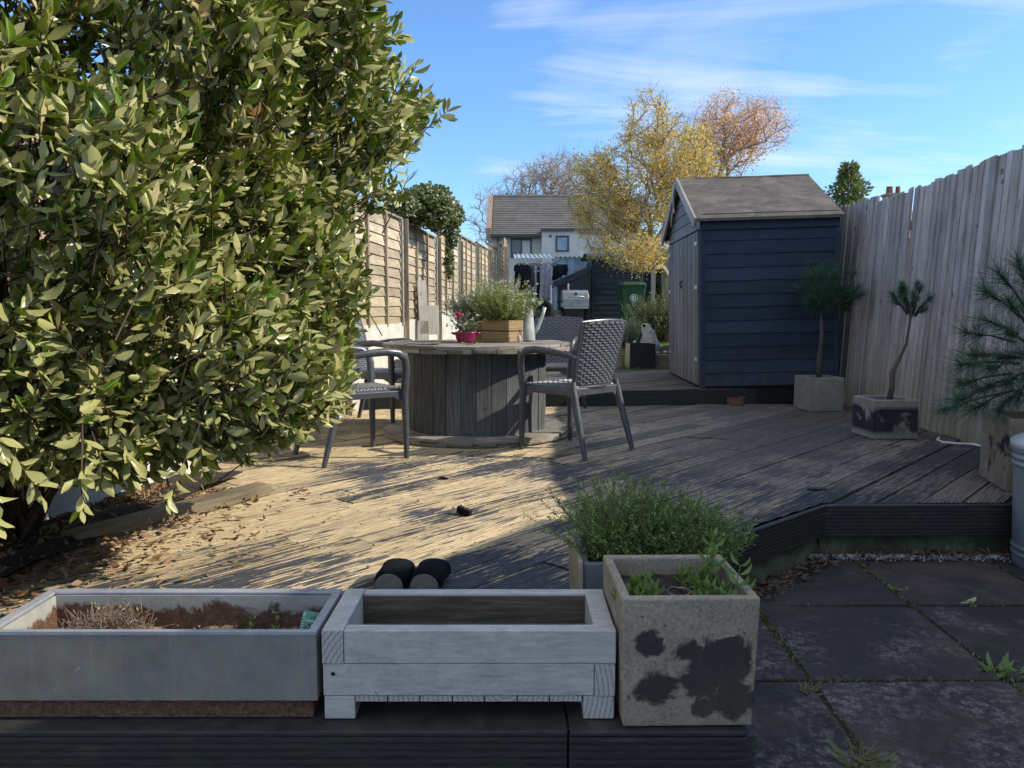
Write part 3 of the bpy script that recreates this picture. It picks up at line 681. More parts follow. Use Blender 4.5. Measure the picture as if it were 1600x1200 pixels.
for i, (a, b) in enumerate(zip(steps[:-1], steps[1:])):
    base = .74 + (lawn_z((a + b) / 2) - .12 if a > 9 else 0); lift = [0, 0, 0, .02, .0, .02, .03, -.02, .02, .1][i]
    lap_panel(a + .05, b - .05, base + lift, base + 1.10 + lift, rails=(0.01, .34, .67, .99) if i > 2 else (0.01, .5, .99))
    m = MB(); p = Vector((wall_x(b) + .035, b, 0)); m.bar(p + Vector((0, 0, -.05 + lawn_z(b) * (b > 9.5))), p + Vector((0, 0, base + 1.125 + lift)), .042, .05, up=(0, 1, 0)); m.build('post', M['greypost'], lf)
# tall broken end panel
m = MB()
for k in range(9):
    y = 18.55 + k * .10; x = wall_x(y) - .02; z1 = 2.62 + random.uniform(-.2, .22)
    m.box((x, y, (z1 + .7) / 2), (.025, .088, z1 - .7), R_(-25))
m.build('end_board', M['greypost'], lf)
for (px, py, w, h, rz) in ((686, 480, .10, .62, .05), (705, 500, .17, .36, .02), (692, 520, .13, .28, -.06)):
    y = 9.0 if px < 700 else 9.5; p = D(px, py, y); p.x = wall_x(y) + .03
    m = MB(); m.box((p.x + .05, p.y, p.z), (.02, w * 1.25, h), R_(-48), rz); tag(m.build('loose_board', M['brokenwood']), {686: 'tall pale splintered board leaning on the fence behind the bowl', 705: 'short wide pale board propped against fence behind pink flower', 692: 'low broken board stub leaning at foot of the lap fence'}[px], 'board')
m = MB(); p = G(566, 610, 0); m.bx(-1.52, -1.42, 6.6, 6.7, 0, .92); tag(m.build('concrete_post', M['whitewall'], bevel=.008), 'square cream post beside the far left chair and bay bush', 'post')

# ------------------------------------------------------------------ right fence of upright boards
rf = thing('board_fence', 'tall silvered close board fence along the right side of the deck', 'fence', (0, 0, 0))
m = MB(); y = 1.0; k = 0; rg = random.Random(11)
while y < 12.5:
    w = rg.uniform(.088, .112); x = fence_x(y) + .02; zt = (1.90 if y < 7 else 1.93) + .02 * math.sin(y * 1.7) + rg.uniform(-.011, .011); z0 = -.22
    if y > 9.5: zt += lawn_z(y) - .12
    ln = .118 + rg.uniform(-.008, .008); tl = rg.uniform(-.008, .008); th0 = rg.uniform(.010, .016) + (.011 if k % 2 else 0)
    a0 = Vector((x - th0, y, z0)); a1 = Vector((x - .003, y + w, z0))
    p = [a0, a1, a1 + Vector((.014, 0, 0)), a0 + Vector((.018, 0, 0))]
    q = [v + Vector((ln, tl, zt - z0 + (rg.uniform(-.008, .008)))) for v in p]
    m.hexa(p + q); y += w * .85; k += 1
m.build('board_panel', M['upfence'], rf)
m = MB()
for z in (.25, 1.0, 1.6):
    m.bar((fence_x(1) + .07 + .065 * z, 1, z), (fence_x(12.5) + .07 + .065 * z, 12.5, z), .04, .08)
m.build('rail', M['greypost'], rf)
# ================================================================== FURNITURE ON THE DECK
def back_pt(s, t, off=0.0):              # s -1..1 across, t 0..1 up; rearward curve
    hw = .192 + .022 * t - .03 * max(0, .18 - t) ** 1.0 * 3
    x = s * hw; y = -.158 - .075 * t - .030 * (1 - s * s) - .015 * t * t; z = .415 + .405 * t + .012 * (1 - s * s) * (t > .97)
    return Vector((x, y - off, z))
def make_chair():
    root = thing('garden_chair', '', 'chair')
    # seat with woven pattern
    m = MB(); m.bx(-.208, .208, -.180, .235, .408, .420); 
    for i in range(19):
        y = -.18 + i * .0218; n = 8
        for j in range(n + (i % 2)):
            x0 = -.205 + (j - (.5 if i % 2 else 0)) * .41 / n; x1 = x0 + .41 / n - .005; x0 = max(x0, -.207); x1 = min(x1, .207)
            if x1 - x0 < .01: continue
            m.hexa([(x0, y, .418), (x1, y, .418), (x1, y + .017, .418), (x0, y + .017, .418), (x0 + .004, y + .005, .427), (x1 - .004, y + .005, .427), (x1 - .004, y + .012, .427), (x0 + .004, y + .012, .427)])
    m.tube([(-.21, .232, .410), (0, .240, .408), (.21, .232, .410)], .016, 8)
    m.build('seat', M['rattan'], root)
    # backrest
    m = MB(); N = 14
    for off in (-.004, .004):
        m.grid([[back_pt(-1 + 2 * j / 10, i / N, off) for j in range(11)] for i in range(N + 1)])
    rows = 24
    for i in range(1, rows):
        t0 = i / rows + .004; t1 = (i + 1) / rows - .010; n = 7
        for j in range(n + (i % 2)):
            s0 = -1 + 2 * (j - (.5 if i % 2 else 0)) / n; s1 = s0 + 2 / n - .03; s0 = max(s0, -.97); s1 = min(s1, .97)
            if s1 - s0 < .06: continue
            for sg in (-1, 1):
                tm = (t0 + t1) / 2; ds = min(.07, (s1 - s0) * .3)
                b = [back_pt(s0, t0, sg * .004), back_pt(s1, t0, sg * .004), back_pt(s1, t1, sg * .004), back_pt(s0, t1, sg * .004)]
                ds = .035; dt = (t1 - t0) * .20
                c = [back_pt(s0 + ds, t0 + dt * .6, sg * .0125), back_pt(s1 - ds, t0 + dt * .6, sg * .0125), back_pt(s1 - ds, t1 - dt, sg * .0105), back_pt(s0 + ds, t1 - dt, sg * .0105)]
                m.hexa(b + c)
    m.build('backrest', M['rattan'], root)
    # rim and side rails of the back
    m = MB()
    for sg in (-1, 1):
        m.tube([back_pt(sg * 1.02, t) for t in (0, .1, .25, .5, .75, .95, 1.0)], [.012, .014, .014, .013, .012, .010, .008], 8)
    m.tube([back_pt(s, 1.0) for s in (-1.03, -.8, -.4, 0, .4, .8, 1.03)], .008, 8)
    g = []
    for i in range(7):
        t = -.075 + .012 * i; g.append([back_pt(s * (1.0 - .10 * (6 - i) / 6), max(t, -.1) + .055, .014 + .003 * math.sin(i)) for s in [k / 6 - 1 for k in range(13)]])
    m.grid(g)
    m.build('back_frame', M['chair'], root, autos=40)
    # aprons
    m = MB()
    for sg in (-1, 1):
        m.prism([(-.20, .41), (.235, .41), (.245, .36), (.20, .345), (.15, .372), (-.14, .372), (-.18, .35), (-.215, .36)], (sg * .225 - .011, 0, 0), (0, 1, 0), (0, 0, 1), (.022, 0, 0))
    m.prism([(-.225, .415), (.225, .415), (.225, .345), (.19, .345), (.16, .368), (-.16, .368), (-.19, .345), (-.225, .345)], (0, -.195, 0), (1, 0, 0), (0, 0, 1), (0, .018, 0))
    m.prism([(-.225, .405), (.225, .405), (.225, .35), (.19, .35), (.16, .372), (-.16, .372), (-.19, .35), (-.225, .35)], (0, .225, 0), (1, 0, 0), (0, 0, 1), (0, .014, 0))
    m.build('apron', M['chair'], root, bevel=.004)
    for sg in (-1, 1):
        m = MB(); m.tube([(sg * .235, .222, .40), (sg * .240, .226, .2), (sg * .243, .228, 0)], [.024, .020, .016], 10); m.build('leg', M['chair'], root, autos=40)
        m = MB(); m.tube([(sg * .214, -.172, .45), (sg * .222, -.198, .34), (sg * .234, -.255, .14), (sg * .242, -.295, 0)], [.020, .024, .020, .015], 10); m.build('leg', M['chair'], root, autos=40)
        m = MB(); a = [(sg * .236, .218, .37), (sg * .245, .224, .46), (sg * .255, .226, .55), (sg * .262, .215, .605), (sg * .265, .17, .638), (sg * .266, .09, .647), (sg * .262, -.02, .640), (sg * .252, -.10, .628), (sg * .236, -.165, .615), (sg * .218, -.200, .60)]
        m.tube(a, [.024, .026, .025, .025, .024, .024, .022, .020, .018, .014], 10, flat=.8); m.build('armrest', M['chair'], root, autos=40)
    return root
GRP = 'woven plastic garden chairs around the drum table'
def place(o, x, y, face, label):
    o.location = (x, y, .002); o.rotation_euler = (0, 0, math.atan2(face[1], face[0]) - PI / 2); tag(o, label, 'chair', GRP)
c0 = make_chair()
place(c0, .395, 4.925, (-.72, .70), 'charcoal woven garden chair with its back to us, at the right of the drum table')
place(copy_tree(c0), .34, 6.80, (-.35, -.94), 'charcoal woven garden chair behind the table, only its upper back showing beside watering can')
place(copy_tree(c0), -.965, 4.67, (.82, .57), 'nearest left garden chair with its front leg and arm poking out of the bay bush')
place(copy_tree(c0), -1.06, 6.06, (.965, -.26), 'garden chair at the far left of the table, partly behind the nearer left chair')

# ------------------------------------------------------------------ cable drum table
tb = thing('drum_table', 'big weathered wooden cable drum used as a round garden table', 'table', (-.256, 5.585, 0), R_(20))
def plank_disc(m, r, z0, z1, n, seed, rag=.006):
    rg = random.Random(seed); w = 2 * r / n
    for i in range(n):
        x0 = -r + i * w + .002; x1 = x0 + w - .004; K = 5; dz = rg.uniform(-.004, .004)
        top = []; 
        xs = [x0 + (x1 - x0) * k / K for k in range(K + 1)]
        up = [(x, math.sqrt(max(0, r * r - x * x)) + rg.uniform(-rag, rag)) for x in xs]
        poly = up + [(x, -math.sqrt(max(0, r * r - x * x)) + rg.uniform(-rag, rag)) for x in xs[::-1]]
        m.prism([(p[0], p[1]) for p in poly], (0, 0, z0 + dz), (1, 0, 0), (0, 1, 0), (0, 0, z1 - z0))
m = MB(); plank_disc(m, .675, .610, .638, 9, 2); n0 = len(m.v); plank_disc(m, .672, .640, .664, 8, 3)
m.v = m.v[:n0] + [(-y, x, z) for x, y, z in m.v[n0:]]
m.build('tabletop', M['drumtop'], tb, bevel=.003)
m = MB(); rg = random.Random(4)
for k in range(30):
    a0 = 2 * PI * k / 30 + .004; a1 = 2 * PI * (k + 1) / 30 - .004; r = .50 + rg.uniform(-.004, .004)
    q = [(r * math.cos(a0), r * math.sin(a0)), (r * math.cos(a1), r * math.sin(a1)), ((r - .03) * math.cos(a1), (r - .03) * math.sin(a1)), ((r - .03) * math.cos(a0), (r - .03) * math.sin(a0))]
    m.hexa([(x, y, .05) for x, y in q] + [(x, y, .612) for x, y in q])
m.lathe([(.472, .06), (.472, .60)], 30)
m.build('drum_staves', M['drum'], tb)
m = MB(); plank_disc(m, .675, .004, .026, 9, 6); n0 = len(m.v); plank_disc(m, .672, .027, .050, 8, 7); m.v = m.v[:n0] + [(-y, x, z) for x, y, z in m.v[n0:]]
m.build('bottom_flange', M['drumtop'], tb, bevel=.003)
TZ = .668
# magenta bowl with pink flower
p = D(728, 534, 5.35); b = thing('flower_bowl', 'glossy magenta bowl on the drum table holding a pink flowering plant', 'bowl', (p.x, p.y, TZ))
m = MB(); m.lathe([(.045, 0), (.062, .004), (.078, .03), (.086, .066), (.091, .070), (.089, .078), (.082, .076), (.074, .04), (.05, .02), (0, .018)], 40); m.build('bowl', M['magenta'], b, smooth=True)
for sg in (-1, 1):
    m = MB(); m.tube([(sg * .085, -.02, .062), (sg * .108, -.012, .070), (sg * .108, .012, .070), (sg * .085, .02, .062)], .008, 8); m.build('handle', M['magenta'], b, smooth=True)
b.scale = (.88, .88, 1)
m = MB(); m.lathe([(0, .066), (.078, .062)], 24); m.build('soil', M['soil'], b)

def sprigs(center, rad, n, length, leaf, per, up=.75, jit=.25, seed=0, arch=0.0, thick=.0008):
    """upright stems with small leaves: returns (leaf arrays, stem arrays, tips)"""
    base = np.array(center) + RNG.uniform(-1, 1, (n, 3)) * np.array(rad) * .45; base[:, 2] = center[2]
    ax = RNG.normal(size=(n, 3)) * np.array([rad[0], rad[1], 0]) / max(rad[0], rad[1]) * .55; ax[:, 2] = up
    ax = unit(ax + RNG.normal(size=(n, 3)) * jit * .4); L = length * RNG.uniform(.6, 1.08, n)
    tip = base + ax * L[:, None]; tip[:, 2] -= arch * np.linalg.norm(tip[:, :2] - base[:, :2], axis=1)
    t = RNG.uniform(.22, 1.0, (n, per)); pos = base[:, None] + (tip - base)[:, None] * t[:, :, None]
    d = unit(RNG.normal(size=(n, per, 3)) * .8 + ax[:, None] * .9)
    pos = pos.reshape(-1, 3); d = d.reshape(-1, 3); k = len(pos)
    R = basis(d, rdir(k)); s = RNG.uniform(.6, 1.15, k)
    sc = np.stack([leaf[1] * s, leaf[0] * s, leaf[0] * s], 1)
    return scatter(FLATLEAF, pos, R, sc), prisms(base, tip, np.full(n, thick * 1.5), np.full(n, thick * .7), 3), tip
def plant(name, label, cat, center, rad, n, length, leaf, per, mat, stemmat=None, group=None, flower=None, **k):
    root = thing(name, label, cat, center, 0, group)
    L, S, tip = sprigs((0, 0, 0), rad, n, length, leaf, per, **k)
    np_obj('foliage', *L, M[mat], root); np_obj('stems', *S, stemmat or M['twig'], root)
    if flower:
        mt, cnt, size = flower; pos = tip[RNG.choice(n, cnt, replace=False)]; k2 = 7
        d = rdir(k2); d[:, 2] = np.abs(d[:, 2]); f0 = None
        for p_ in pos:
            if f0 is None: f0 = fo = np_obj('flower', *scatter(FLATLEAF, RNG.normal(size=(k2, 3)) * size * .25, basis(d, rdir(k2)), np.full((k2, 3), size) * np.array([.8, 1.1, 1])), M[mt], root)
            else: fo = f0.copy(); col.objects.link(fo); fo.parent = root
            fo.location = p_; fo.rotation_euler = (RNG.uniform(-.6, .6), RNG.uniform(-.6, .6), RNG.uniform(0, 6)); k3 = RNG.uniform(.8, 1.3); fo.scale = (k3, k3, k3)
    return root
plant('flowering_plant', 'small straggly plant with a pink bloom growing in the magenta bowl', 'plant', (p.x + .0, p.y, TZ + .06), (.06, .06, .1), 60, .17, (.022, .011), 9, 'sage', flower=('whiteflower', 16, .011))
pf = D(715, 493, 5.30); root = thing('pink_flower', 'single bright pink bloom leaning over the left rim of the magenta bowl', 'flower', (pf.x, pf.y, pf.z))
d = rdir(26); np_obj('petals', *scatter(LEAF, rdir(26) * .006, basis(d, rdir(26)), np.tile([.024, .030, .03], (26, 1))), M['pinkflower'], root)
np_obj('stem', *prisms(np.array([[0, 0, 0.]]), np.array([[.035, .03, -.085]]), [.002], [.002], 4), M['mint'], root)

# wooden crates with herbs
def crate(loc, sx, sy, h, rz, label):
    r = thing('crate_planter', label, 'planter', loc, rz, 'pine crate planters on the drum table')
    for k in range(2):
        m = MB(); z0 = .004 + k * h / 2; z1 = (k + 1) * h / 2 - .003
        m.bx(-sx / 2, sx / 2, -sy / 2, -sy / 2 + .014, z0, z1); m.bx(-sx / 2, sx / 2, sy / 2 - .014, sy / 2, z0, z1)
        m.bx(-sx / 2 - .001, -sx / 2 + .014, -sy / 2 + .0145, sy / 2 - .0145, z0, z1); m.bx(sx / 2 - .014, sx / 2 + .001, -sy / 2 + .0145, sy / 2 - .0145, z0, z1)
        m.build('board', M['crate'], r, bevel=.002)
    m = MB(); m.bx(-sx / 2 + .015, sx / 2 - .015, -sy / 2 + .015, sy / 2 - .015, .01, h - .025); m.build('soil', M['soil'], r)
    return r
pc = D(785, 535, 5.55); crate((pc.x, pc.y, TZ), .235, .19, .158, R_(-33), 'light pine two board crate on the drum table beside the watering can')
pc2 = D(738, 530, 5.76); crate((pc2.x + .02, pc2.y, TZ), .20, .17, .150, R_(-14), 'shadowed pine crate on the drum table behind the magenta bowl')
plant('rosemary_plant', 'yellow green bushy herb growing out of the light pine crate', 'plant', (pc.x, pc.y, TZ + .12), (.16, .13, .1), 300, .335, (.026, .005), 44, 'rosemary', flower=('lavflower', 80, .013), up=.8)
plant('lavender_plant', 'grey green lavender with lilac flowers in the shadowed crate', 'plant', (pc2.x + .02, pc2.y, TZ + .12), (.16, .13, .1), 220, .28, (.026, .006), 36, 'sage', flower=('lavflower', 60, .013), up=.75)
pw = D(838, 462, 5.75); pw.z = TZ + .0
plant('white_flower_plant', 'spray of small white flowers spilling towards the watering can spout', 'plant', (pc.x + .07, pc.y + .08, TZ + .12), (.12, .08, .1), 46, .26, (.02, .006), 14, 'sage', flower=('whiteflower', 36, .013), up=.62)
# watering can
pc = D(822, 528, 5.78); w = thing('watering_can', 'tall tapered galvanised watering can standing on the drum table', 'watering can', (pc.x, pc.y, TZ)); w.scale = (1.32, 1.32, 1.25)
m = MB(); m.lathe([(.050, 0), (.053, .004), (.047, .08), (.039, .185), (.041, .19), (.036, .188), (.030, .1), (0, .09)], 32); m.build('body', M['wcan'], w, smooth=True)
m = MB(); m.tube([(.042, 0, .035), (.065, 0, .075), (.095, 0, .155), (.106, 0, .20)], [.012, .011, .009, .010], 12); m.build('spout', M['wcan'], w, smooth=True)
m = MB(); m.tube([(-.030, 0, .185), (-.055, 0, .20), (-.080, 0, .17), (-.078, 0, .10), (-.050, 0, .055)], .006, 8); m.build('handle', M['wcan'], w, smooth=True)
pp = D(811, 530, 5.40)
def pebble(name, label, loc, sc, mat, rz=0, cat='stone'):
    m = MB(); prof = [(0.0, -1), (.55, -.85), (.9, -.45), (1, 0), (.9, .45), (.55, .85), (0, 1)]
    m.lathe([(r, z) for r, z in prof], 14); rg = random.Random(sum(map(ord, label)))
    m.v = [(x * sc[0] * rg.uniform(.88, 1.1), y * sc[1] * rg.uniform(.88, 1.1), z * sc[2] + sc[2] * .96) for x, y, z in m.v]
    o = m.build(name, M[mat], smooth=True); o.location = loc; o.rotation_euler = (0, 0, rz); return tag(o, label, cat)
pebble('pebble', 'pale upright pebble on the table between crate and watering can', (pp.x, pp.y, TZ), (.015, .012, .030), 'pebble')
for (px, py, Y, L, W, rz, lab) in ((662, 539, 5.15, .22, .10, .12, 'long warped thin board lying on the left of the drum table top'), (733, 537, 5.08, .10, .045, -.1, 'short pale offcut lying on the table in front of the magenta bowl')):
    q = D(px, py, Y); m = MB(); P = []
    for i in range(9): P.append([(-L / 2 + L * i / 8, -W / 2 + W * j / 2, .004 + .010 * (i / 8 - .5) ** 2 * 4) for j in range(3)])
    m.grid(P); o = m.build('thin_board', M['slate']); o.location = (q.x, q.y, TZ + .002); o.rotation_euler = (0, 0, rz); so = o.modifiers.new('Solid', 'SOLIDIFY'); so.thickness = .006; so.offset = 1; tag(o, lab, 'board')

# ================================================================== FOREGROUND PLANTERS
# galvanised trough
zt = thing('zinc_planter', 'long galvanised steel trough with a rusty inside and base, front left of the deck edge', 'planter', (-.770, 1.695, .009))
sx, sy = .355, .125
m = MB()
for (x0, x1, y0, y1) in ((-sx, sx, -sy, -sy + .003), (-sx, sx, sy - .003, sy), (-sx, -sx + .003, -sy + .0032, sy - .0032), (sx - .003, sx, -sy + .0032, sy - .0032)):
    m.bx(x0, x1, y0, y1, .046, .196)
m.build('sleeve', M['zinc'], zt)
m = MB()                                               # folded rim mitred at the corners
o = (sx + .001, sy + .001); i_ = (sx - .019, sy - .016)
for a, b in (((-1, -1), (1, -1)), ((1, -1), (1, 1)), ((1, 1), (-1, 1)), ((-1, 1), (-1, -1))):
    q = [(a[0] * o[0], a[1] * o[1]), (b[0] * o[0], b[1] * o[1]), (b[0] * i_[0], b[1] * i_[1]), (a[0] * i_[0], a[1] * i_[1])]
    m.hexa([(x, y, .190) for x, y in q] + [(q[0][0], q[0][1], .2), (q[1][0], q[1][1], .2), (q[2][0], q[2][1], .197), (q[3][0], q[3][1], .197)])
m.build('rim', M['zincrim'], zt, bevel=.0015)
m = MB(); k = (sx - .022, sy - .019)
for (x0, x1, y0, y1) in ((-k[0], k[0], -k[1] - .003, -k[1]), (-k[0], k[0], k[1], k[1] + .003), (-k[0] - .003, -k[0], -k[1], k[1]), (k[0], k[0] + .003, -k[1], k[1])): m.bx(x0, x1, y0, y1, .04, .189)
m.build('liner', M['rustin'], zt)
m = MB(); m.bx(-sx + .008, sx - .012, -sy + .010, sy - .010, .002, .052); m.build('base', M['rustbase'], zt, bevel=.002)
m = MB(); P = []
for i in range(60): P.append([(-k[0] + 2 * k[0] * i / 59, -k[1] + 2 * k[1] * j / 16, .104 + random.uniform(-.005, .006) + .008 * math.sin(i * .4)) for j in range(17)])
m.grid(P); m.build('soil', M['drysoil'], zt)
n = 420; pos = np.stack([RNG.uniform(-k[0], k[0], n), RNG.uniform(-k[1], k[1], n), np.full(n, .108)], 1); pos[:, 2] += RNG.uniform(0, .008, n)
OCT = (np.array([(1, 0, 0), (-1, 0, 0), (0, 1, 0), (0, -1, 0), (0, 0, .8), (0, 0, -.8)], float), [np.array([(0, 2, 4), (2, 1, 4), (1, 3, 4), (3, 0, 4), (2, 0, 5), (1, 2, 5), (3, 1, 5), (0, 3, 5)])])
g = np_obj('grit', *scatter(OCT, pos, basis(rdir(n), rdir(n)), RNG.uniform(.002, .0055, (n, 1)) * np.ones((1, 3))), M['gritty'], zt); g['kind'] = 'stuff'
# dead heather
hc = D(165, 965, 1.70); dh = thing('dead_heather', 'dried pinkish brown heather with one yellow green sprig in the zinc trough', 'plant', (hc.x, hc.y, .104))
n = 620; az = RNG.uniform(0, 2 * PI, n); el = RNG.uniform(.25, 1.45, n); base = np.stack([RNG.normal(0, .022, n), RNG.normal(0, .018, n), np.zeros(n)], 1)
segs = []; p0 = base; dcur = np.stack([np.cos(az) * np.cos(el) * 1.35, np.sin(az) * np.cos(el), np.sin(el) * .9], 1)
for s in range(4):
    L = RNG.uniform(.019, .036, n)[:, None]; p1 = p0 + dcur * L; segs.append(prisms(p0, p1, np.full(n, .0011 - .0001 * s), np.full(n, .0010 - .0001 * s), 3)); p0 = p1; dcur = unit(dcur + RNG.normal(size=(n, 3)) * .5)
    if s == 2:
        dk = unit(dcur + RNG.normal(size=(n, 3)) * .8); segs.append(prisms(p0, p0 + dk * .014, np.full(n, .0008), np.full(n, .0006), 3))
np_obj('twigs', *merge(segs), M['drytwig'], dh)
L, S, tp = sprigs((.01, .03, .02), (.02, .015, .05), 10, .10, (.011, .005), 14); np_obj('green_sprig', *L, M['rosemary'], dh)
# seedlings
def leafy(root, name, stems, leaf, mat, per=6, up=.5, stemr=.0012):
    Ls = []; Ss = []
    for (b, t) in stems:
        b = np.array(b, float); t = np.array(t, float); Ss.append(prisms(b[None], t[None], [stemr * 1.3], [stemr], 5)); ax = (t - b) / np.linalg.norm(t - b)
        for q in range(per):
            f = .35 + .65 * q / max(1, per - 1); pos = b + (t - b) * f
            for sg in (0, PI):
                a = q * PI / 2 + sg + RNG.uniform(-.4, .4); d = np.array([math.cos(a), math.sin(a), up + .5 * f + RNG.uniform(-.15, .15)])
                s = (1.05 - .35 * f) * RNG.uniform(.8, 1.1); Ls.append((pos, d, s))
    pos = np.array([l[0] for l in Ls]); d = unit(np.array([l[1] for l in Ls])); s = np.array([l[2] for l in Ls])
    nn = np.tile([0, 0, 1.], (len(d), 1)) + RNG.normal(size=(len(d), 3)) * .25
    R = basis(d, -nn); R[:, :, 2] *= 1
    np_obj('leaves', *scatter(LEAF, pos, R, np.stack([leaf[1] * s, leaf[0] * s, leaf[0] * s], 1)), M[mat], root, smooth=True)
    np_obj('stems', *merge(Ss), M['mint'], root)
for (px, py, Y, hh, lf_, lab) in ((395, 965, 1.77, .070, .017, 'taller round leaved seedling towards the middle of the zinc trough'), (432, 960, 1.79, .080, .016, 'thin seedling left of the green plant label in the trough'), (455, 972, 1.72, .055, .015, 'low leafy seedling touching the green plant label'), (328, 972, 1.74, .022, .020, 'low green seedling beside the dried heather')):
    q = D(px, py, Y - .06); r = thing('seedling', lab, 'plant', (q.x, q.y, .106), RNG.uniform(0, 6), 'seedlings in the zinc trough')
    leafy(r, 'seedling', [((0, 0, 0), (.006, 0, hh)), ((.012, .004, 0), (.022, .006, hh * .6))], (lf_, lf_ * .75), 'mint', 4, .15)
# plant label
q = D(478, 965, 1.67); tg = thing('plant_label', 'green printed plant label stuck upright in the zinc trough', 'plant label', (q.x - .008, q.y, .122)); tg.rotation_euler = (R_(-14), R_(13), R_(6))
def card(m, x0, x1, z0, z1, y, r=.0):
    if not r: m.add([(x0, y, z0), (x1, y, z0), (x1, y, z1), (x0, y, z1)], [(0, 1, 2, 3)]); return
    poly = []
    for cx, cz, a0 in ((x1 - r, z1 - r, 0), (x0 + r, z1 - r, 90), (x0 + r, z0 + r, 180), (x1 - r, z0 + r, 270)):
        poly += [(cx + r * math.cos(R_(a0 + k * 22.5)), cz + r * math.sin(R_(a0 + k * 22.5))) for k in range(5)]
    m.prism(poly, (0, y, 0), (1, 0, 0), (0, 0, 1), (0, .0008, 0))
m = MB(); card(m, -.019, .019, -.03, .085, 0, .005); m.build('card', M['tag'], tg)
m = MB(); rg = random.Random(3)
card(m, -.0175, -.0115, -.01, .080, -.0006); card(m, -.009, .016, .062, .066, -.0006)
for k in range(16): x = rg.uniform(-.009, .012); z = rg.uniform(.0, .055); m.add([(x, -.0006, z), (x + rg.uniform(.003, .006), -.0006, z + .002), (x + rg.uniform(.002, .006), -.0006, z + rg.uniform(.004, .010)), (x - .001, -.0006, z + .004)], [(0, 1, 2, 3)])
m.build('pale_print', M['tagpale'], tg)
m = MB()
for k in range(7): card(m, .000 + k * .0022, .0015 + k * .0022, .071, .0745 - (.0012 if k % 2 else 0), -.0009)
for k in range(12): card(m, -.0162, -.0130, .004 + k * .006, .004 + k * .006 + rg.uniform(.002, .004), -.0009)
for k in range(9): x = rg.uniform(-.009, .010); z = rg.uniform(.002, .055); m.add([(x, -.0009, z), (x + .004, -.0009, z + .001), (x + .005, -.0009, z + .006), (x + .001, -.0009, z + .004)], [(0, 1, 2, 3)])
m.build('dark_print', M['tagdark'], tg)

# white timber planter
wp = thing('timber_planter', 'empty white painted chunky timber planter on feet, middle of the deck edge', 'planter', (-.091, 1.697, .009))
X, Y0, Y1 = .312, -.125, .125; T = .045
def part(name, boxes, mat='white', bev=.002):
    m = MB()
    for b in boxes: m.bx(*b)
    return m.build(name, M[mat], wp, bevel=bev)
zs = (.055, .1255, .199)
part('front_board', [(-X + T + .001, X, Y0, Y0 + .034, zs[1] + .001, zs[2])]); part('front_board', [(-X, X - T - .001, Y0 + .001, Y0 + .034, zs[0], zs[1])])
part('back_board', [(-X + T + .001, X, Y1 - .03, Y1, zs[1] + .001, zs[2] - .001), ]); part('back_board', [(-X, X - T - .001, Y1 - .03, Y1 - .001, zs[0], zs[1])])
part('side_board', [(-X - .001, -X + T, Y0 + .002, Y1 - .001, zs[1] + .001, zs[2] + .001)]); part('side_board', [(X - T, X - .001, Y0 + .0345, Y1 - .0305, zs[1] + .001, zs[2] - .001)])
part('side_board', [(-X + .001, -X + T, Y0 + .0345, Y1 - .0315, zs[0], zs[1])]); part('side_board', [(X - T, X - .001, Y0 + .003, Y1 - .002, zs[0], zs[1])])
part('end_grain', [(-X - .0005, -X + T - .0005, Y0 - .0012, Y0 + .0015, zs[1] + .002, zs[2] - .0005)], 'end', 0); part('end_grain', [(X - T + .0005, X - .0015, Y0 - .0002, Y0 + .0025, zs[0] + .0005, zs[1] - .0005)], 'end', 0)
part('inner_lining', [(-X + T + .001, X - T - .001, Y1 - .032, Y1 - .0302, .06, .122), (-X + T + .001, X - T - .001, Y1 - .0325, Y1 - .0302, .125, .192)], 'whiteraw', 0)
for i in range(7):
    x0 = -X + .068 + i * .0695; part('floor_slat', [(x0, x0 + .067, Y0 + .004, Y1 - .004, .040, .0535)], 'end', .001)
for sg in (-1, 1):
    x0 = -X + .001 if sg < 0 else X - .068; part('foot', [(x0, x0 + .066, Y0 + .002, Y1 - .003, .002, .0535 if sg < 0 else .0535)], 'white' if sg < 0 else 'end', .003)
m = MB()
m.lathe([(.0, 0), (.004, .0005), (.0045, .002)], 10); m.xform(Matrix.Translation((-X + .022, Y0 - .0007, .105)) @ Matrix.Rotation(R_(90), 4, 'X')); m.build('knot_hole', M['under'], wp)

# open square pots
def square_pot(name, label, loc, s, h, rz, mat, wall=.028, taper=.95, soil=.05, group=None, bev=.006, sd=None):
    r = thing(name, label, 'plant pot', loc, rz, group); a = s / 2; b = a * taper; d = (sd or s) / 2; e = d * taper
    m = MB(); i = a - wall; j = d - wall
    V = [(-b, -e, 0), (b, -e, 0), (b, e, 0), (-b, e, 0), (-a, -d, h), (a, -d, h), (a, d, h), (-a, d, h), (-i, -j, h), (i, -j, h), (i, j, h), (-i, j, h), (-i, -j, h - soil - .06), (i, -j, h - soil - .06), (i, j, h - soil - .06), (-i, j, h - soil - .06)]
    f = [(3, 2, 1, 0)] + [(k, (k + 1) % 4, (k + 1) % 4 + 4, k + 4) for k in range(4)] + [(k + 4, (k + 1) % 4 + 4, (k + 1) % 4 + 8, k + 8) for k in range(4)] + [(k + 8, (k + 1) % 4 + 8, (k + 1) % 4 + 12, k + 12) for k in range(4)]
    m.add(V, f); m.build('shell', M[mat], r, bevel=bev, seg=3)
    m = MB(); P = []
    for u in range(13): P.append([(-i + 2 * i * u / 12, -j + 2 * j * v / 12, h - soil + random.uniform(-.006, .006)) for v in range(13)])
    m.grid(P); m.build('soil', M['soil'], r)
    return r
square_pot('stone_pot', 'buff square stone pot with black stains on its front, at the deck corner', (.368, 1.682, .010), .290, .283, R_(1.0), 'pot_a', .022, .945, .045)
sp = (.3635, 1.742)
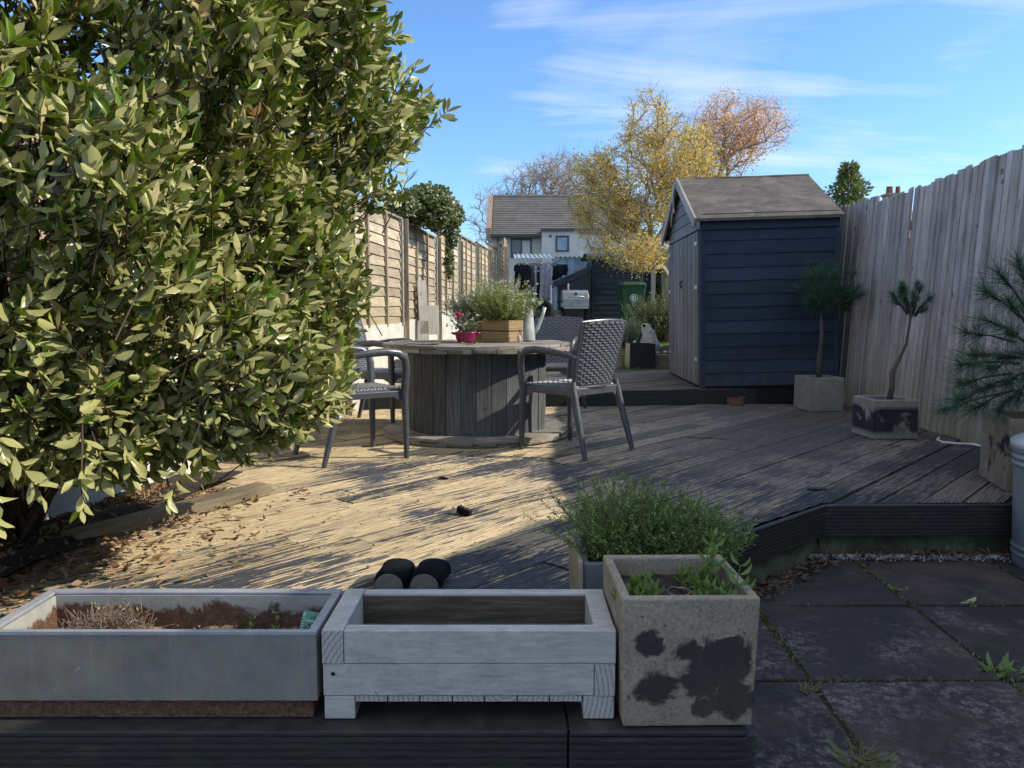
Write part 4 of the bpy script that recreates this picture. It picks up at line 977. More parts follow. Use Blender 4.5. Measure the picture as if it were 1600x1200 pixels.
gp = square_pot('grey_pot', 'grey square pot with a buff side behind the stained stone pot', (.335, 2.165, .001), .29, .205, R_(1), 'greypot', .018, .97, .03)
m = MB(); m.hexa([(-.142 - .012, -.150, .01), (-.143, -.150, .01), (-.143, .142, .01), (-.154, .142, .01), (-.160, -.150, .212), (-.1455, -.150, .212), (-.1455, .146, .212), (-.160, .146, .212)]); m.build('buff_side', M['beige'], gp, bevel=.004)
# shrub in the grey pot
sh = thing('hyssop_shrub', 'dense fine leaved green shrub spreading out of the grey pot', 'shrub', (.335, 2.165, .17))
allL = []; allS = []
for (cx, cy, rx, nn, ln) in ((-.01, .0, .135, 360, .275), (.13, -.02, .13, 280, .22), (.235, .0, .085, 130, .17)):
    L, S, tp = sprigs((cx, cy, -.02), (rx, .12, .1), nn, ln, (.0165, .0038), 40, up=.85); allL.append(L); allS.append(S)
np_obj('foliage', *merge(allL), M['herb'], sh); np_obj('stems', *merge(allS), M['drytwig'], sh)
# mint in the stone pot
def mint(label, base, n, spread, h, leaf, per=6):
    r = thing('mint_plant', label, 'plant', (base[0], base[1], .238), 0, 'fresh green plants in the stained stone pot'); st = []
    for k in range(n):
        x, y = RNG.normal(0, spread, 2); st.append(((x, y, 0), (x + RNG.normal(0, .012), y + RNG.normal(0, .012), h * RNG.uniform(.6, 1.1))))
    leafy(r, 'm', st, leaf, 'mint', per, .45); return r
mint('leafy light green clump in the left corner of the stone pot', (.282, 1.64), 9, .022, .05, (.034, .015), 5)
mint('low leafy clump at the front right of the stone pot', (.44, 1.615), 8, .026, .045, (.036, .017), 5)
mint('small mint clump at back middle of the stone pot', (.414, 1.73), 6, .018, .05, (.026, .013), 4)
r = thing('mint_plant', 'tall stem with long pointed leaves leaning over the right rim of the stone pot', 'plant', (.476, 1.615, .238), .4, 'fresh green plants in the stained stone pot'); leafy(r, 'm', [((0, 0, 0), (.012, -.012, .10))], (.062, .017), 'mint', 4, .10)
r = thing('mint_plant', 'tallest mint stem with a pale top leaf at the back right of the stone pot', 'plant', (.464, 1.73, .238), 1.2, 'fresh green plants in the stained stone pot'); leafy(r, 'm', [((0, 0, 0), (.0, .0, .125)), ((-.012, .01, 0), (-.016, .01, .09))], (.045, .019), 'mint', 5, .2)
r = thing('dry_stalks', 'curled dry stalks lying on the soil of the stone pot', 'dry stalks', (.374, 1.68, .24)); m = MB(); rg = random.Random(2)
for k in range(14):
    a = rg.uniform(0, 6.28); m.tube([(.03 * math.cos(a + q * .8) + rg.uniform(-.01, .01), .03 * math.sin(a + q * .8), .004 + .012 * math.sin(q * 1.2)) for q in range(4)], .0011, 4)
m.build('stalk', M['drytwig'], r)

# clogs
def clog(loc, rz, label):
    r = thing('clog', label, 'shoe', loc, rz, 'black clogs standing behind the white planter')
    # length along +y (toe away), heel at y=0
    prof = [(0.0, .030), (.01, .037), (.04, .042), (.09, .040), (.14, .041), (.19, .047), (.235, .046), (.262, .036), (.275, .018)]
    m = MB(); P = []
    for y, w in prof:
        P.append([(w * math.cos(a), y, 0.0 if k in (0, 6) else .026) for k, a in enumerate([PI, PI, PI * .75, PI * .5, PI * .25, 0, 0])])
    poly = [(-w, y) for y, w in prof] + [(w, y) for y, w in prof[::-1]]
    m.prism(poly, (0, 0, 0), (1, 0, 0), (0, 1, 0), (0, 0, .022))
    m.build('sole', M['sole'], r, bevel=.004)
    m = MB(); hs = [.078, .084, .086, .086, .084, .078, .066, .048, .026]; P = []
    for (y, w), h in zip(prof, hs):
        P.append([(w * (1.22 - .5 * max(0, y - .10)) * math.cos(PI - PI * k / 14), y + .006, .020 + (h - .02) * math.sin(PI * k / 14) ** .6) for k in range(15)])
    m.grid(P); o = m.build('upper', M['shoe'], r, smooth=True)
    m = MB(); P = []
    for i in range(7):          # grey rubber heel cup at the near end
        f = i / 6; P.append([((.047 - .002 * f) * math.cos(PI - PI * k / 14), -.004 + .016 * f - .0 , .0 + (.012 + .062 * (1 - (1 - f) ** 2)) * math.sin(PI * k / 14) ** .55) for k in range(15)])
    m.grid([[(p[0] * s, -.006 + .006 * s, p[2] * s) for p in P[-1]] for s in (0.0, .35, .7, .92, 1.0)])
    m.grid([[(p[0] * 1.0, -.000 + .02 * s, p[2]) for p in P[-1]] for s in (0, 1)])
    m.build('heel', M['sole'], r, smooth=True); r.scale = (1, .76, .93)
    return r
clog((-.384, 2.315, .002), R_(-3), 'left black clog with grey heel behind the white planter'); clog((-.274, 2.315, .002), R_(-6), 'right black clog with grey heel behind the white planter')
# broken deck pieces
q = G(722, 806, 0); m = MB(); poly = [(-.034, 0), (.034, 0)] + [(x, .028 + (.007 if k % 2 else 0)) for k, x in enumerate([.034 - .0068 * i for i in range(11)])]
m.prism(poly, (0, 0, .003), (1, 0, 0), (0, 0, 1), (0, .02, 0)); o = m.build('deck_offcut', M['oldblack']); o.location = q; o.rotation_euler = (0, R_(14), R_(-32)); tag(o, 'dark ridged offcut of decking standing on edge in the sunlit deck', 'offcut')
q = G(692, 750, 0); m = MB(); m.prism([(-.03, 0), (.03, 0), (.02, .008), (-.01, .013)], (0, 0, .003), (1, 0, 0), (0, 0, 1), (0, .012, 0)); o = m.build('wood_splinter', M['oldblack']); o.location = q; tag(o, 'small dark wood splinter on the sunlit deck in front of the table', 'splinter')
q = G(1276, 766, 0); m = MB(); m.box((0, 0, .008), (.085, .03, .010), 0); o = m.build('slate_chip', M['fascia'], bevel=.002); o.location = q; o.rotation_euler = (0, 0, R_(-8)); tag(o, 'flat dark slate coloured chip on the shaded deck near the step', 'chip')
# pots on the right
def at_corner(px, py, s, rz, z=0, ca=(-1, -1)):
    q = G(px, py, z); c = Vector((-ca[0] * s / 2, -ca[1] * s / 2, 0)); c.rotate(Matrix.Rotation(rz, 3, 'Z')); return (q.x + c.x, q.y + c.y, z + .001)
pg = 'stone cube pots along the right fence'
l1 = at_corner(1263, 643, .32, R_(3)); square_pot('stone_cube_pot', 'plain grey stone cube pot by the navy shed corner', l1, .32, .30, R_(3), 'pot_b', .03, 1.0, .03, pg)
l2 = at_corner(1364, 687, .315, R_(2)); square_pot('stone_cube_pot', 'stone cube pot half painted black, middle of the fence side', l2, .315, .275, R_(2), 'pot_c', .03, 1.0, .04, pg)
l3 = at_corner(1576, 768, .36, R_(-12)); square_pot('stone_cube_pot', 'large buff stone pot with dark streaks behind the dustbin', l3, .38, .36, R_(-14), 'pot_d', .03, 1.0, .05, pg)
q = G(1153, 634, 0); m = MB(); m.lathe([(.078, 0), (.082, .004), (.084, .058), (.088, .060), (.088, .074), (.080, .074), (.074, .05), (0, .045)], 32); o = m.build('terracotta_dish', M['terracotta'], smooth=False); o.location = (q.x, q.y + .085, .002); tag(o, 'small round terracotta dish on the deck in front of the navy shed', 'dish')
m = MB(); pts = [G(px, py, 0) + Vector((0, 0, .012)) for px, py in ((1540, 702), (1520, 697), (1495, 696), (1473, 694), (1464, 690), (1468, 686))]
cu = []
for i in range(len(pts) - 1):
    for k in range(5): cu.append(pts[i].lerp(pts[i + 1], k / 5))
m.tube(cu, .009, 8); tag(m.build('hose', M['cable'], smooth=True), 'short bent white hose lying at the foot of the board fence', 'hose')
# dustbin
q = G(1640, 884, -.24); db = thing('dustbin', 'ribbed galvanised dustbin with a lid at the right edge of the patio', 'dustbin', (2.43, 3.29, -.24))
m = MB(); pr = [(.192, 0), (.196, .006)]
for z in [.03 + .004 * k for k in range(125)]:
    rr = .196 + .020 * z / .55
    for zc in (.055, .085, .455, .485, .515): rr += .006 * math.exp(-((z - zc) / .008) ** 2)
    pr.append((rr, z))
m.lathe(pr, 48); m.build('body', M['can'], db, autos=40)
m = MB(); m.lathe([(.226, .525), (.229, .53), (.229, .553), (.224, .560), (.20, .575), (.12, .598), (.0, .606)], 48); m.build('lid', M['zincrim'], db, smooth=True)
m = MB(); m.tube([(-.05, 0, .598), (-.05, 0, .63), (.05, 0, .63), (.05, 0, .598)], .007, 8); m.build('lid_handle', M['can'], db)
# ================================================================== VEGETATION
# ---- bay bush
bush = thing('bay_bush', 'huge glossy bay laurel bush filling the left side above the deck', 'bush', (-1.86, 2.85, 0))
BC = np.array([-1.75, 2.8])
hz = np.array([.30, .38, .48, .60, .71, .90, 1.22, 1.42, 1.60, 1.77, 1.87, 1.97, 2.2, 2.5, 2.9, 3.3]); hr = np.array([.50, .76, 1.04, 1.14, 1.18, 1.17, 1.23, 1.27, 1.35, 1.39, 1.30, 1.16, 1.1, 1.05, .85, .4])
def bush_r(z, ph):
    r = np.interp(z, hz, hr); k = 1 + .07 * np.sin(3 * ph + 4 * z) + .06 * np.sin(7 * ph - 5 * z + 1) + .05 * np.sin(11 * ph + 9 * z)
    side = 1 - .08 * np.abs(np.sin(ph))           # a little flatter towards the camera
    return r * k * side
ns = 9500
ph = np.concatenate([RNG.uniform(-2.6, 1.0, int(ns * .86)), RNG.uniform(1.0, 3.7, ns - int(ns * .86))])
zz = RNG.uniform(.36, 3.2, ns); zz = np.where(zz > 2.5, RNG.uniform(.4, 2.5, ns), zz) if False else zz
dep = np.minimum(RNG.exponential(.13, ns), .6)
low_cam = (zz < .55) & (ph > -2.4) & (ph < -1.0) & (RNG.uniform(size=ns) < .25)
zz = np.where(low_cam, zz + .25, zz)
rr = bush_r(zz, ph) * (1 - dep) + RNG.normal(0, .02, ns)
tips = np.stack([BC[0] + rr * np.cos(ph), BC[1] + rr * np.sin(ph), zz], 1)
outw = np.stack([np.cos(ph), np.sin(ph), np.zeros(ns)], 1)
sd = unit(outw * .75 + np.array([.30, 0, .62]) + RNG.normal(size=(ns, 3)) * .40)
low_s = zz < .62; sd[low_s] = unit(outw[low_s] * .7 + np.array([0, 0, -.45]) + RNG.normal(size=(int(low_s.sum()), 3)) * .3)
# hanging sprays below the crown
hang = [(-1.18, 1.72, .40), (-1.03, 1.80, .41), (-.93, 2.02, .36), (-.90, 2.20, .43), (-1.30, 1.9, .47), (-1.12, 2.0, .45), (-.80, 2.32, .43), (-.70, 2.5, .5), (-.62, 2.65, .55), (-1.16, 1.62, .50)]
for q_ in range(130):
    a_ = RNG.uniform(-2.3, -.45) if q_ % 2 else RNG.uniform(-2.2, -1.25); r_ = RNG.uniform(.85, 1.08); hang.append((BC[0] + r_ * math.cos(a_), BC[1] + r_ * math.sin(a_) * .95, RNG.uniform(.40, .58)))
ht = np.array(hang); hd = unit(np.tile([.1, -.1, -1.0], (len(ht), 1)) + RNG.normal(size=(len(ht), 3)) * .25)
tips = np.concatenate([tips, ht]); sd = np.concatenate([sd, hd])
keep = (tips[:, 1] > 1.15) & (tips[:, 0] > -3.4); tips = tips[keep]; sd = sd[keep]; n = len(tips)
SL = RNG.uniform(.08, .16, n); base = tips - sd * SL[:, None]
P = []; Dd = []; S = []
per = 9
for k in range(per):
    f = (.12 + .88 * k / (per - 1)) + RNG.normal(0, .03, n); a = 2.4 * k + RNG.uniform(-.5, .5, n) + np.arange(n)
    ref = unit(np.cross(sd, np.tile([.3, .2, 1.], (n, 1)))); up = np.cross(ref, sd)
    spread = np.where(k == per - 1, .35, 1.0 - .40 * k / per)
    d = unit(sd * .8 + (ref * np.cos(a)[:, None] + up * np.sin(a)[:, None]) * spread + RNG.normal(size=(n, 3)) * .16 + np.array([0, 0, .06]))
    P.append(base + sd * (SL * f)[:, None]); Dd.append(d); S.append(RNG.uniform(.046, .074, n) * (1.0 if k < per - 2 else .8))
P = np.concatenate(P); Dd = np.concatenate(Dd); S = np.concatenate(S); N = len(P)
nr = np.tile([.38, -.30, .85], (N, 1)) + RNG.normal(size=(N, 3)) * .55
Rm = basis(Dd, -nr)
fl = RNG.uniform(-.6, 1.3, N)
BAYLEAF = leafT(.24, -.3, (.58, 1.0, .66)); UVT = np.array([(0, 0), (-1, .25), (0, .25), (1, .25), (-1, .52), (0, .52), (1, .52), (-1, .8), (0, .8), (1, .8), (0, 1)], float)
def waved(T, amp, ph, tw):           # wavy, slightly twisted variants of the leaf
    V, Fc = T; V = V.copy(); V[:, 2] += amp * np.sin(V[:, 1] * 9 + ph) * np.sign(V[:, 0]) * (np.abs(V[:, 0]) > .01); V[:, 2] += tw * V[:, 0] * V[:, 1]; V[:, 0] += .10 * np.sin(ph) * V[:, 1] ** 2; return V, Fc
kinds = [waved(leafT(.24, -.3, (.58, 1.0, .66)), .05, 0.4, .3), waved(leafT(.12, -.12, (.66, 1.0, .60)), .06, 2.0, -.4), waved(leafT(.34, -.5, (.52, .96, .74)), .05, 4.0, .5), waved(leafT(.18, .22, (.6, 1.0, .7)), .07, 5.2, .2)]
kd = RNG.integers(0, 4, N); SCL = np.stack([S * RNG.uniform(.30, .46, N), S * RNG.uniform(.85, 1.1, N), S * fl], 1)
Vv, Ff = merge([scatter(kinds[q], P[kd == q], Rm[kd == q], SCL[kd == q]) for q in range(4)])
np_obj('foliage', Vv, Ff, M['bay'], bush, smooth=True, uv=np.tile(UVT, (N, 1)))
bush.children[0].location = (1.86, -2.85, 0)
tw = prisms(base - sd * .10, tips, np.full(n, .0028), np.full(n, .0013), 4)
o = np_obj('twigs', *tw, M['twig'], bush); o.location = (1.86, -2.85, 0)
m = MB(); rg = random.Random(8)
for k in range(20):
    t = tips[rg.randrange(n)]; b = Vector((-1.86 + rg.uniform(-.05, .06), 2.85 + rg.uniform(-.06, .06), .0)); e = Vector(t) - Vector(sd[0]) * .05
    e = b + (e - b) * .92; mid = b.lerp(e, .4) + Vector((0, 0, .25)); m.tube([b, b.lerp(mid, .5) + Vector((0, 0, .08)), mid, mid.lerp(e, .5) + Vector((rg.uniform(-.04, .04), 0, .04)), e], [.016, .013, .010, .007, .003], 6)
o = m.build('branches', M['twig'], bush, smooth=True); o.location = (1.86, -2.85, 0)

# ---- trees grown towards points scattered in their crowns
def tree(name, label, base, trunk, targets, r_tip, barkmat, leaves, step=.35, group=None):
    root = thing(name, label, 'tree', base, 0, group)
    nodes = [np.array(p, float) for p in trunk]; par = [-1] + list(range(len(trunk) - 1))
    tg = np.array(targets, float); tg = tg[np.argsort(np.linalg.norm(tg - nodes[-1], axis=1))]
    arr = np.zeros((len(tg) * 12 + 50, 3)); arr[:len(nodes)] = nodes; cnt = len(nodes); term = []
    t0 = np.array(trunk[0]); droot = [0.0]
    for i in range(1, len(nodes)): droot.append(droot[-1] + np.linalg.norm(nodes[i] - nodes[i - 1]))
    for p in tg:
        c = arr[:cnt]; dv = p - c; ds = np.linalg.norm(dv, axis=1)
        cost = ds + .25 * np.array(droot) + np.where(dv[:, 2] < -.1 * ds, .6 * ds, 0) + np.where(np.arange(cnt) == 0, 9, 0)
        j = int(np.argmin(cost)); k = max(1, int(ds[j] / step)); prev = j; a = arr[j].copy()
        pd = (a - arr[par[j]]) if par[j] >= 0 else np.array([0, 0, 1.]); pd = pd / (np.linalg.norm(pd) + 1e-9)
        for q in range(1, k + 1):
            f = q / k; pos = a + (p - a) * f + pd * ds[j] * .22 * math.sin(PI * f) * (1 - f * .5) + RNG.normal(0, .03 * step, 3) * (q < k)
            arr[cnt] = pos; par.append(prev); droot.append(droot[prev] + np.linalg.norm(pos - arr[prev])); prev = cnt; cnt += 1
        term.append(prev)
    num = np.zeros(cnt)
    for t in term: num[t] += 1
    for i in range(cnt - 1, 0, -1): num[par[i]] += num[i]
    rad = r_tip * np.maximum(num, 1) ** .5; A = []; B = []; r0 = []; r1 = []
    big = []
    for i in range(1, cnt):
        A.append(arr[par[i]]); B.append(arr[i]); r0.append(min(rad[par[i]], rad[i] * 1.5)); r1.append(rad[i])
    np_obj('trunk', *prisms(np.array(A), np.array(B), np.array(r0), np.array(r1), 5), barkmat, root, smooth=True)
    tp = arr[[t for t in term]]; dirs = unit(tp - arr[[par[t] for t in term]])
    leaves(root, tp, dirs)
    return root
def crown_pts(blobs):
    out = []
    for c, r, n in blobs:
        d = rdir(n) * (RNG.uniform(.15, 1, n) ** .45)[:, None]; out.append(np.array(c) + d * np.array(r))
    return np.concatenate(out)
def leaf_tufts(mat, per, spread, size, twig=None, up=.2):
    def f(root, tp, dirs):
        n = len(tp); pos = np.repeat(tp, per, 0) + RNG.normal(size=(n * per, 3)) * spread - np.repeat(dirs, per, 0) * RNG.uniform(0, spread * 2, (n * per, 1))
        d = rdir(n * per); s = RNG.uniform(.5, 1.2, n * per) * size
        np_obj('crown', *scatter(FLATLEAF, pos, basis(d, rdir(n * per)), np.stack([s * .75, s, s], 1)), M[mat], root)
        if twig:
            k = 4; b = np.repeat(tp, k, 0) - np.repeat(dirs, k, 0) * RNG.uniform(0, .25, (n * k, 1)); e = b + unit(np.repeat(dirs, k, 0) + RNG.normal(size=(n * k, 3)) * .6) * RNG.uniform(.12, .38, (n * k, 1)) * twig[1]
            np_obj('twigs', *prisms(b, e, np.full(n * k, twig[0]), np.full(n * k, twig[0] * .5), 3), M['baretwig'], root)
    return f
# yellow tree in front of the far shed: local coordinates about its base
ty = 17.0; bt = D(1046, 520, ty)
def L(px, py, Y): p = D(px, py, Y); return (p.x - bt.x, p.y - bt.y, p.z - .5)
blobs = [(L(1000, 285, 17), (1.15, 1.1, .95), 260), (L(945, 325, 17), (.75, .9, .70), 110), (L(1050, 240, 17), (.62, .9, .80), 110), (L(1010, 190, 17.2), (.50, .7, .65), 60), (L(975, 385, 16.6), (.75, .8, .40), 75), (L(1090, 290, 17.4), (.55, .8, .6), 70), (L(1000, 400, 16.2), (.5, .6, .26), 40), (L(930, 270, 17), (.55, .7, .5), 60), (L(1020, 330, 17), (.8, .8, .7), 70), (L(1085, 240, 17.6), (.45, .6, .6), 70)]
blobs = [(c, tuple(1.12 * x for x in r), int(n * 1.25)) for c, r, n in blobs]
tree('yellow_tree', 'tall airy tree with yellow and orange spring leaves in front of the far dark shed', (bt.x, bt.y, .5), [(0, 0, -.6), (0, 0, .4), (-.02, 0, 1.1), (-.08, 0, 1.7)], crown_pts(blobs), .0052, M['palebark'], leaf_tufts('yleaf', 30, .090, .047, (.006, 1.0)))
bo = (D(1110, 520, 19.5).x, 19.5, .5)
def L2(px, py, Y): p = D(px, py, Y); return (p.x - bo[0], p.y - bo[1], p.z - .5)
blobs = [(L2(1150, 185, 19.5), (.85, .8, .60), 170), (L2(1190, 205, 19.5), (.60, .7, .62), 110), (L2(1120, 210, 19.5), (.55, .7, .65), 80), (L2(1140, 250, 19.5), (.7, .7, .45), 60), (L2(1090, 225, 19.5), (.5, .7, .6), 70)]
blobs = [(c, tuple(1.2 * x for x in r), int(n * .9)) for c, r, n in blobs]
tree('copper_tree', 'taller copper pink leaved tree rising behind the navy shed roof', bo, [(0, 0, -.6), (0, 0, 1.0), (.05, 0, 2.2), (.12, 0, 3.2)], crown_pts(blobs), .0042, M['palebark'], leaf_tufts('oleaf', 30, .13, .050, (.0022, 1.2)))
bb = (D(845, 520, 52).x, 52.0, 0)
def L3(px, py, Y): p = D(px, py, Y); return (p.x - bb[0], p.y - bb[1], p.z)
blobs = [(L3(845, 300, 52), (2.9, 2.0, 2.0), 420), (L3(880, 275, 52), (2.2, 1.6, 1.6), 260), (L3(800, 320, 52), (1.5, 1.2, 1.0), 90)]
tree('bare_tree', 'bare grey brown twiggy tree behind the ridge of the white house', bb, [(0, 0, -.3), (0, 0, 2.5), (.1, 0, 4.5)], crown_pts(blobs), .011, M['baretwig'], leaf_tufts('dryleaf', 1, .2, .08, (.012, 2.6)), step=.8)
bb4 = (D(756, 520, 46).x, 46.0, 0)
blobs = [((.2, 0, 6.4), (1.1, .8, 2.2), 120)]
tree('bare_sapling', 'thin bare sapling left of the white house, seen above the lap fence', bb4, [(0, 0, -.3), (0, 0, 2.0), (0, 0, 3.6)], crown_pts(blobs), .008, M['palebark'], leaf_tufts('dryleaf', 1, .2, .07, (.009, 2.2)), step=.7)

# conifer beyond the right fence
cp = D(1325, 300, 30); cf = thing('conifer_tree', 'golden green pointed conifer showing above the shed roof and board fence', 'tree', (cp.x, cp.y, 0))
n = 11000; h = RNG.uniform(0, 1, n) ** .8; zt = D(1325, 254, 30).z; z = zt - (zt - 1.0) * h; rad = (.12 + .82 * (zt - z) ** .75 * .62) * (1 + .25 * np.sin(z * 7)) ; az = RNG.uniform(0, 2 * PI, n); rr = rad * RNG.uniform(.1, 1.05, n)
pos = np.stack([rr * np.cos(az), rr * np.sin(az), z], 1); d = unit(np.stack([np.cos(az), np.sin(az), RNG.uniform(-.3, .7, n)], 1) + RNG.normal(size=(n, 3)) * .3); s = RNG.uniform(.10, .2, n)
np_obj('crown', *scatter(FLATLEAF, pos, basis(d, rdir(n)), np.stack([s * .5, s, s], 1)), M['conifer'], cf)
m = MB(); m.tube([(0, 0, 0), (0, 0, zt - .4)], [.16, .03], 8); m.build('trunk', M['bark'], cf)

# ---- ivy over the lap fence
iv = thing('ivy', 'dark ivy mound tumbling over the top of the lap fence', 'climbing plant', (wall_x(9.2), 9.2, 0))
pts = []
for (px, py, Y, r, n) in ((664, 325, 8.9, (.36, .28, .21), 3400), (692, 335, 9.3, (.24, .24, .23), 1500), (628, 322, 8.6, (.20, .2, .13), 500), (706, 365, 9.5, (.08, .1, .18), 380), (702, 405, 9.45, (.045, .05, .24), 260), (668, 305, 9.0, (.27, .2, .12), 900), (640, 315, 8.8, (.3, .2, .12), 700)):
    c = D(px, py, Y); c.x = max(c.x, wall_x(c.y) - .25); dd = rdir(n) * (RNG.uniform(.3, 1.05, n) ** .4)[:, None]; pts.append(np.array([c.x - wall_x(9.2), c.y - 9.2, c.z]) + dd * np.array(r))
pos = np.concatenate(pts); n = len(pos); d = unit(RNG.normal(size=(n, 3)) + np.array([.4, -.4, -.3])); s = RNG.uniform(.028, .056, n)
np_obj('foliage', *scatter(LEAF, pos, basis(d, -(np.array([.5, -.5, .8]) + RNG.normal(size=(n, 3)) * .5)), np.stack([s * .9, s, s], 1)), M['ivy'], iv)
m = MB(); rg = random.Random(1)
for (a, b) in (((720, 345), (745, 352)), ((720, 350), (738, 342)), ((640, 310), (632, 292)), ((690, 312), (700, 298)), ((655, 308), (660, 294)), ((700, 430), (703, 452))):
    p0 = D(*a, 9.4); p1 = D(*b, 9.4); m.tube([p0, p0.lerp(p1, .5) + Vector((0, 0, .03)), p1], [.006, .005, .003], 5)
m.xform(Matrix.Translation((-wall_x(9.2), -9.2, 0))); m.build('stems', M['twig'], iv)

# ---- pines in the stone cubes
def tuft(tips, dirs, per, ln, wd, spread):
    n = len(tips); d = unit(np.repeat(dirs, per, 0) * 1.0 + RNG.normal(size=(n * per, 3)) * spread); s = RNG.uniform(.65, 1.1, n * per) * ln
    p = np.repeat(tips, per, 0) - np.repeat(dirs, per, 0) * RNG.uniform(0, .9, (n * per, 1)) * ln * .8
    return scatter(NEEDLE, p, basis(d, rdir(n * per)), np.stack([np.full(n * per, wd), s, s], 1))
def pine(label, loc, stem, heads, per, ln, wd, spread, rstem):
    r = thing('potted_pine', label, 'pine tree', loc, 0, 'clipped pines in stone cube pots'); m = MB(); tp = []; dr = []
    m.tube(stem, rstem, 10)
    for (b, e) in heads:
        b = Vector(b); e = Vector(e); m.tube([b, b.lerp(e, .5) + Vector((0, 0, .01)), e], [.007, .005, .003], 6); tp.append(e); dr.append((e - b).normalized())
    m.build('trunk', M['bark'], r, smooth=True)
    np_obj('needles', *tuft(np.array(tp), np.array(dr), per, ln, wd, spread), M['pine'], r); return r
def head_set(c, r, n, hub, up=.25, seed=0):
    rg = np.random.default_rng(seed); out = []
    for k in range(n):
        d = rg.normal(size=3); d /= np.linalg.norm(d); q = np.array(c) + d * np.array(r) * rg.uniform(.45, 1.0); out.append((tuple(np.array(hub) + (q - np.array(hub)) * .25), tuple(q)))
    return out
b1 = Vector(l1) + Vector((.0, 0, .27)); tz = D(1285, 487, b1.y).z - b1.z
pine('tall potted pine with a straight slim trunk and fluffy round head against the navy shed', b1, [(0, 0, 0), (-.005, 0, .15), (.01, 0, .4), (.0, 0, tz)], head_set((-.03, -.02, tz + .24), (.20, .2, .27), 44, (0, 0, tz), seed=2) + head_set((.23, -.02, tz + .20), (.13, .14, .21), 18, (.04, 0, tz), seed=5), 120, .120, .0026, .95, [.024, .020, .016, .012])
b2 = Vector(l2) + Vector((.02, 0, .235)); q2 = D(1425, 480, b2.y) - b2
pine('small potted pine with a kinked trunk and sparse bottlebrush head', b2, [(.005, 0, 0), (.025, 0, .12), (.02, 0, .22), (.06, 0, .30), (q2.x * .8, 0, .42), (q2.x + .0, 0, q2.z)], head_set((q2.x, 0, q2.z + .08), (.185, .15, .12), 19, (q2.x, 0, q2.z - .08), seed=6), 150, .070, .0026, .80, [.022, .018, .018, .012, .010, .008])
b3 = Vector(l3) + Vector((.0, 0, .32)); hub = D(1608, 560, b3.y) - b3; hs = []
for (px, py) in ((1500, 600), (1475, 640), (1520, 640), (1560, 640), (1590, 625), (1600, 590), (1545, 575), (1520, 555), (1510, 520), (1540, 500), (1575, 520), (1600, 480), (1540, 455), (1560, 425), (1590, 405), (1610, 440), (1575, 470), (1530, 610), (1630, 520), (1650, 560), (1640, 440), (1660, 480), (1560, 560), (1500, 570), (1590, 550), (1495, 625), (1620, 640), (1570, 600)):
    q = D(px, py, b3.y + random.uniform(-.22, .18)) - b3; h0 = hub + Vector((0, 0, (q.z - hub.z) * .5)); hs.append((tuple(h0.lerp(q, .25)), tuple(q)))
pine('big potted pine with long drooping needles at the right edge, above the dustbin', b3, [(0, 0, 0), (.02, 0, .15), (hub.x, 0, hub.z), (hub.x, 0, hub.z + .55)], hs, 165, .155, .0026, .75, [.03, .026, .022, .012])

# ---- litter, grass, weeds
m = MB(); a = G(120, 858, 0); b = G(425, 772, 0); nr = (b - a).normalized().cross(Vector((0, 0, 1)))
m.bar(a + Vector((0, 0, .028)) - nr * .05, b + Vector((0, 0, .024)) - nr * .05, .10, .055); o = m.build('edging_timber', M['sleeper'], bevel=.006); tag(o, 'old timber edging lying on the deck among dry leaves under the bay bush', 'timber')
def flat_leaves(name, label, pos, size, mat, lift=.02):
    n = len(pos); d = rdir(n); d[:, 2] *= .25; d = unit(d); nn = np.tile([0, 0, 1.], (n, 1)) + RNG.normal(size=(n, 3)) * .45; s = RNG.uniform(.5, 1.1, n) * size
    return stuff(np_obj(name, *scatter(LEAF, pos, basis(d, -nn), np.stack([s * RNG.uniform(.3, .5, n), s, s * RNG.uniform(-1, 1.4, n)], 1)), M[mat], smooth=True), label, 'leaves')
n = 4200; t = RNG.uniform(1.84, 3.75, n); o = RNG.exponential(.175, n); px = np.array([wall_x(y) for y in t]) + .03 + o * (1.15 - .12 * (t - 1.5)); ok = px < -.35
flat_leaves('fallen_leaves', 'drift of dry brown fallen leaves along the deck edge under the bay bush', np.stack([px, t, .012 + RNG.uniform(0, .03, n) * np.exp(-o * 3)], 1)[ok], .047, 'dryleaf')
n = 420; px = RNG.uniform(-1.7, 1.6, n); py = RNG.uniform(1.9, 6.7, n); ok = (px > np.array([wall_x(y) for y in py]) + .1) & ~((px > .4) & (py < 3.6)) & (RNG.uniform(size=n) < np.where(px > .3, .35, 1))
flat_leaves('leaf_scraps', 'scattered leaf scraps and wood flakes lying on the lower deck', np.stack([px, py, np.full(n, .008)], 1)[ok], .024, 'dryleaf')
n = 620; t = RNG.uniform(0, 1, n); a = np.array([.55, 2.66]); b = np.array([1.44, 3.46]); e = np.array([2.3, 3.48])
pos = np.where((t < .6)[:, None], a + (b - a) * (t / .6)[:, None], b + (e - b) * ((t - .6) / .4)[:, None]); pos += np.stack([np.abs(RNG.normal(0, .05, n)) * .75, -np.abs(RNG.normal(0, .05, n))], 1)
flat_leaves('step_leaves', 'dark dead leaves gathered on the paving below the deck step', np.column_stack([pos, np.full(n, -.234) + RNG.uniform(0, .012, n)]), .040, 'deadleaf')
n = 2600; gx = RNG.uniform(1.35, 2.25, n); gy = 3.45 - np.abs(RNG.normal(0, .028, n)); s = RNG.uniform(.002, .007, n)
stuff(np_obj('gravel', *scatter(OCT, np.stack([gx, gy, np.full(n, -.236) + RNG.uniform(0, .006, n)], 1), basis(rdir(n), rdir(n)), s[:, None] * np.ones((1, 3))), M['gravel']), 'strip of pale grit on the paving below the step', 'grit')
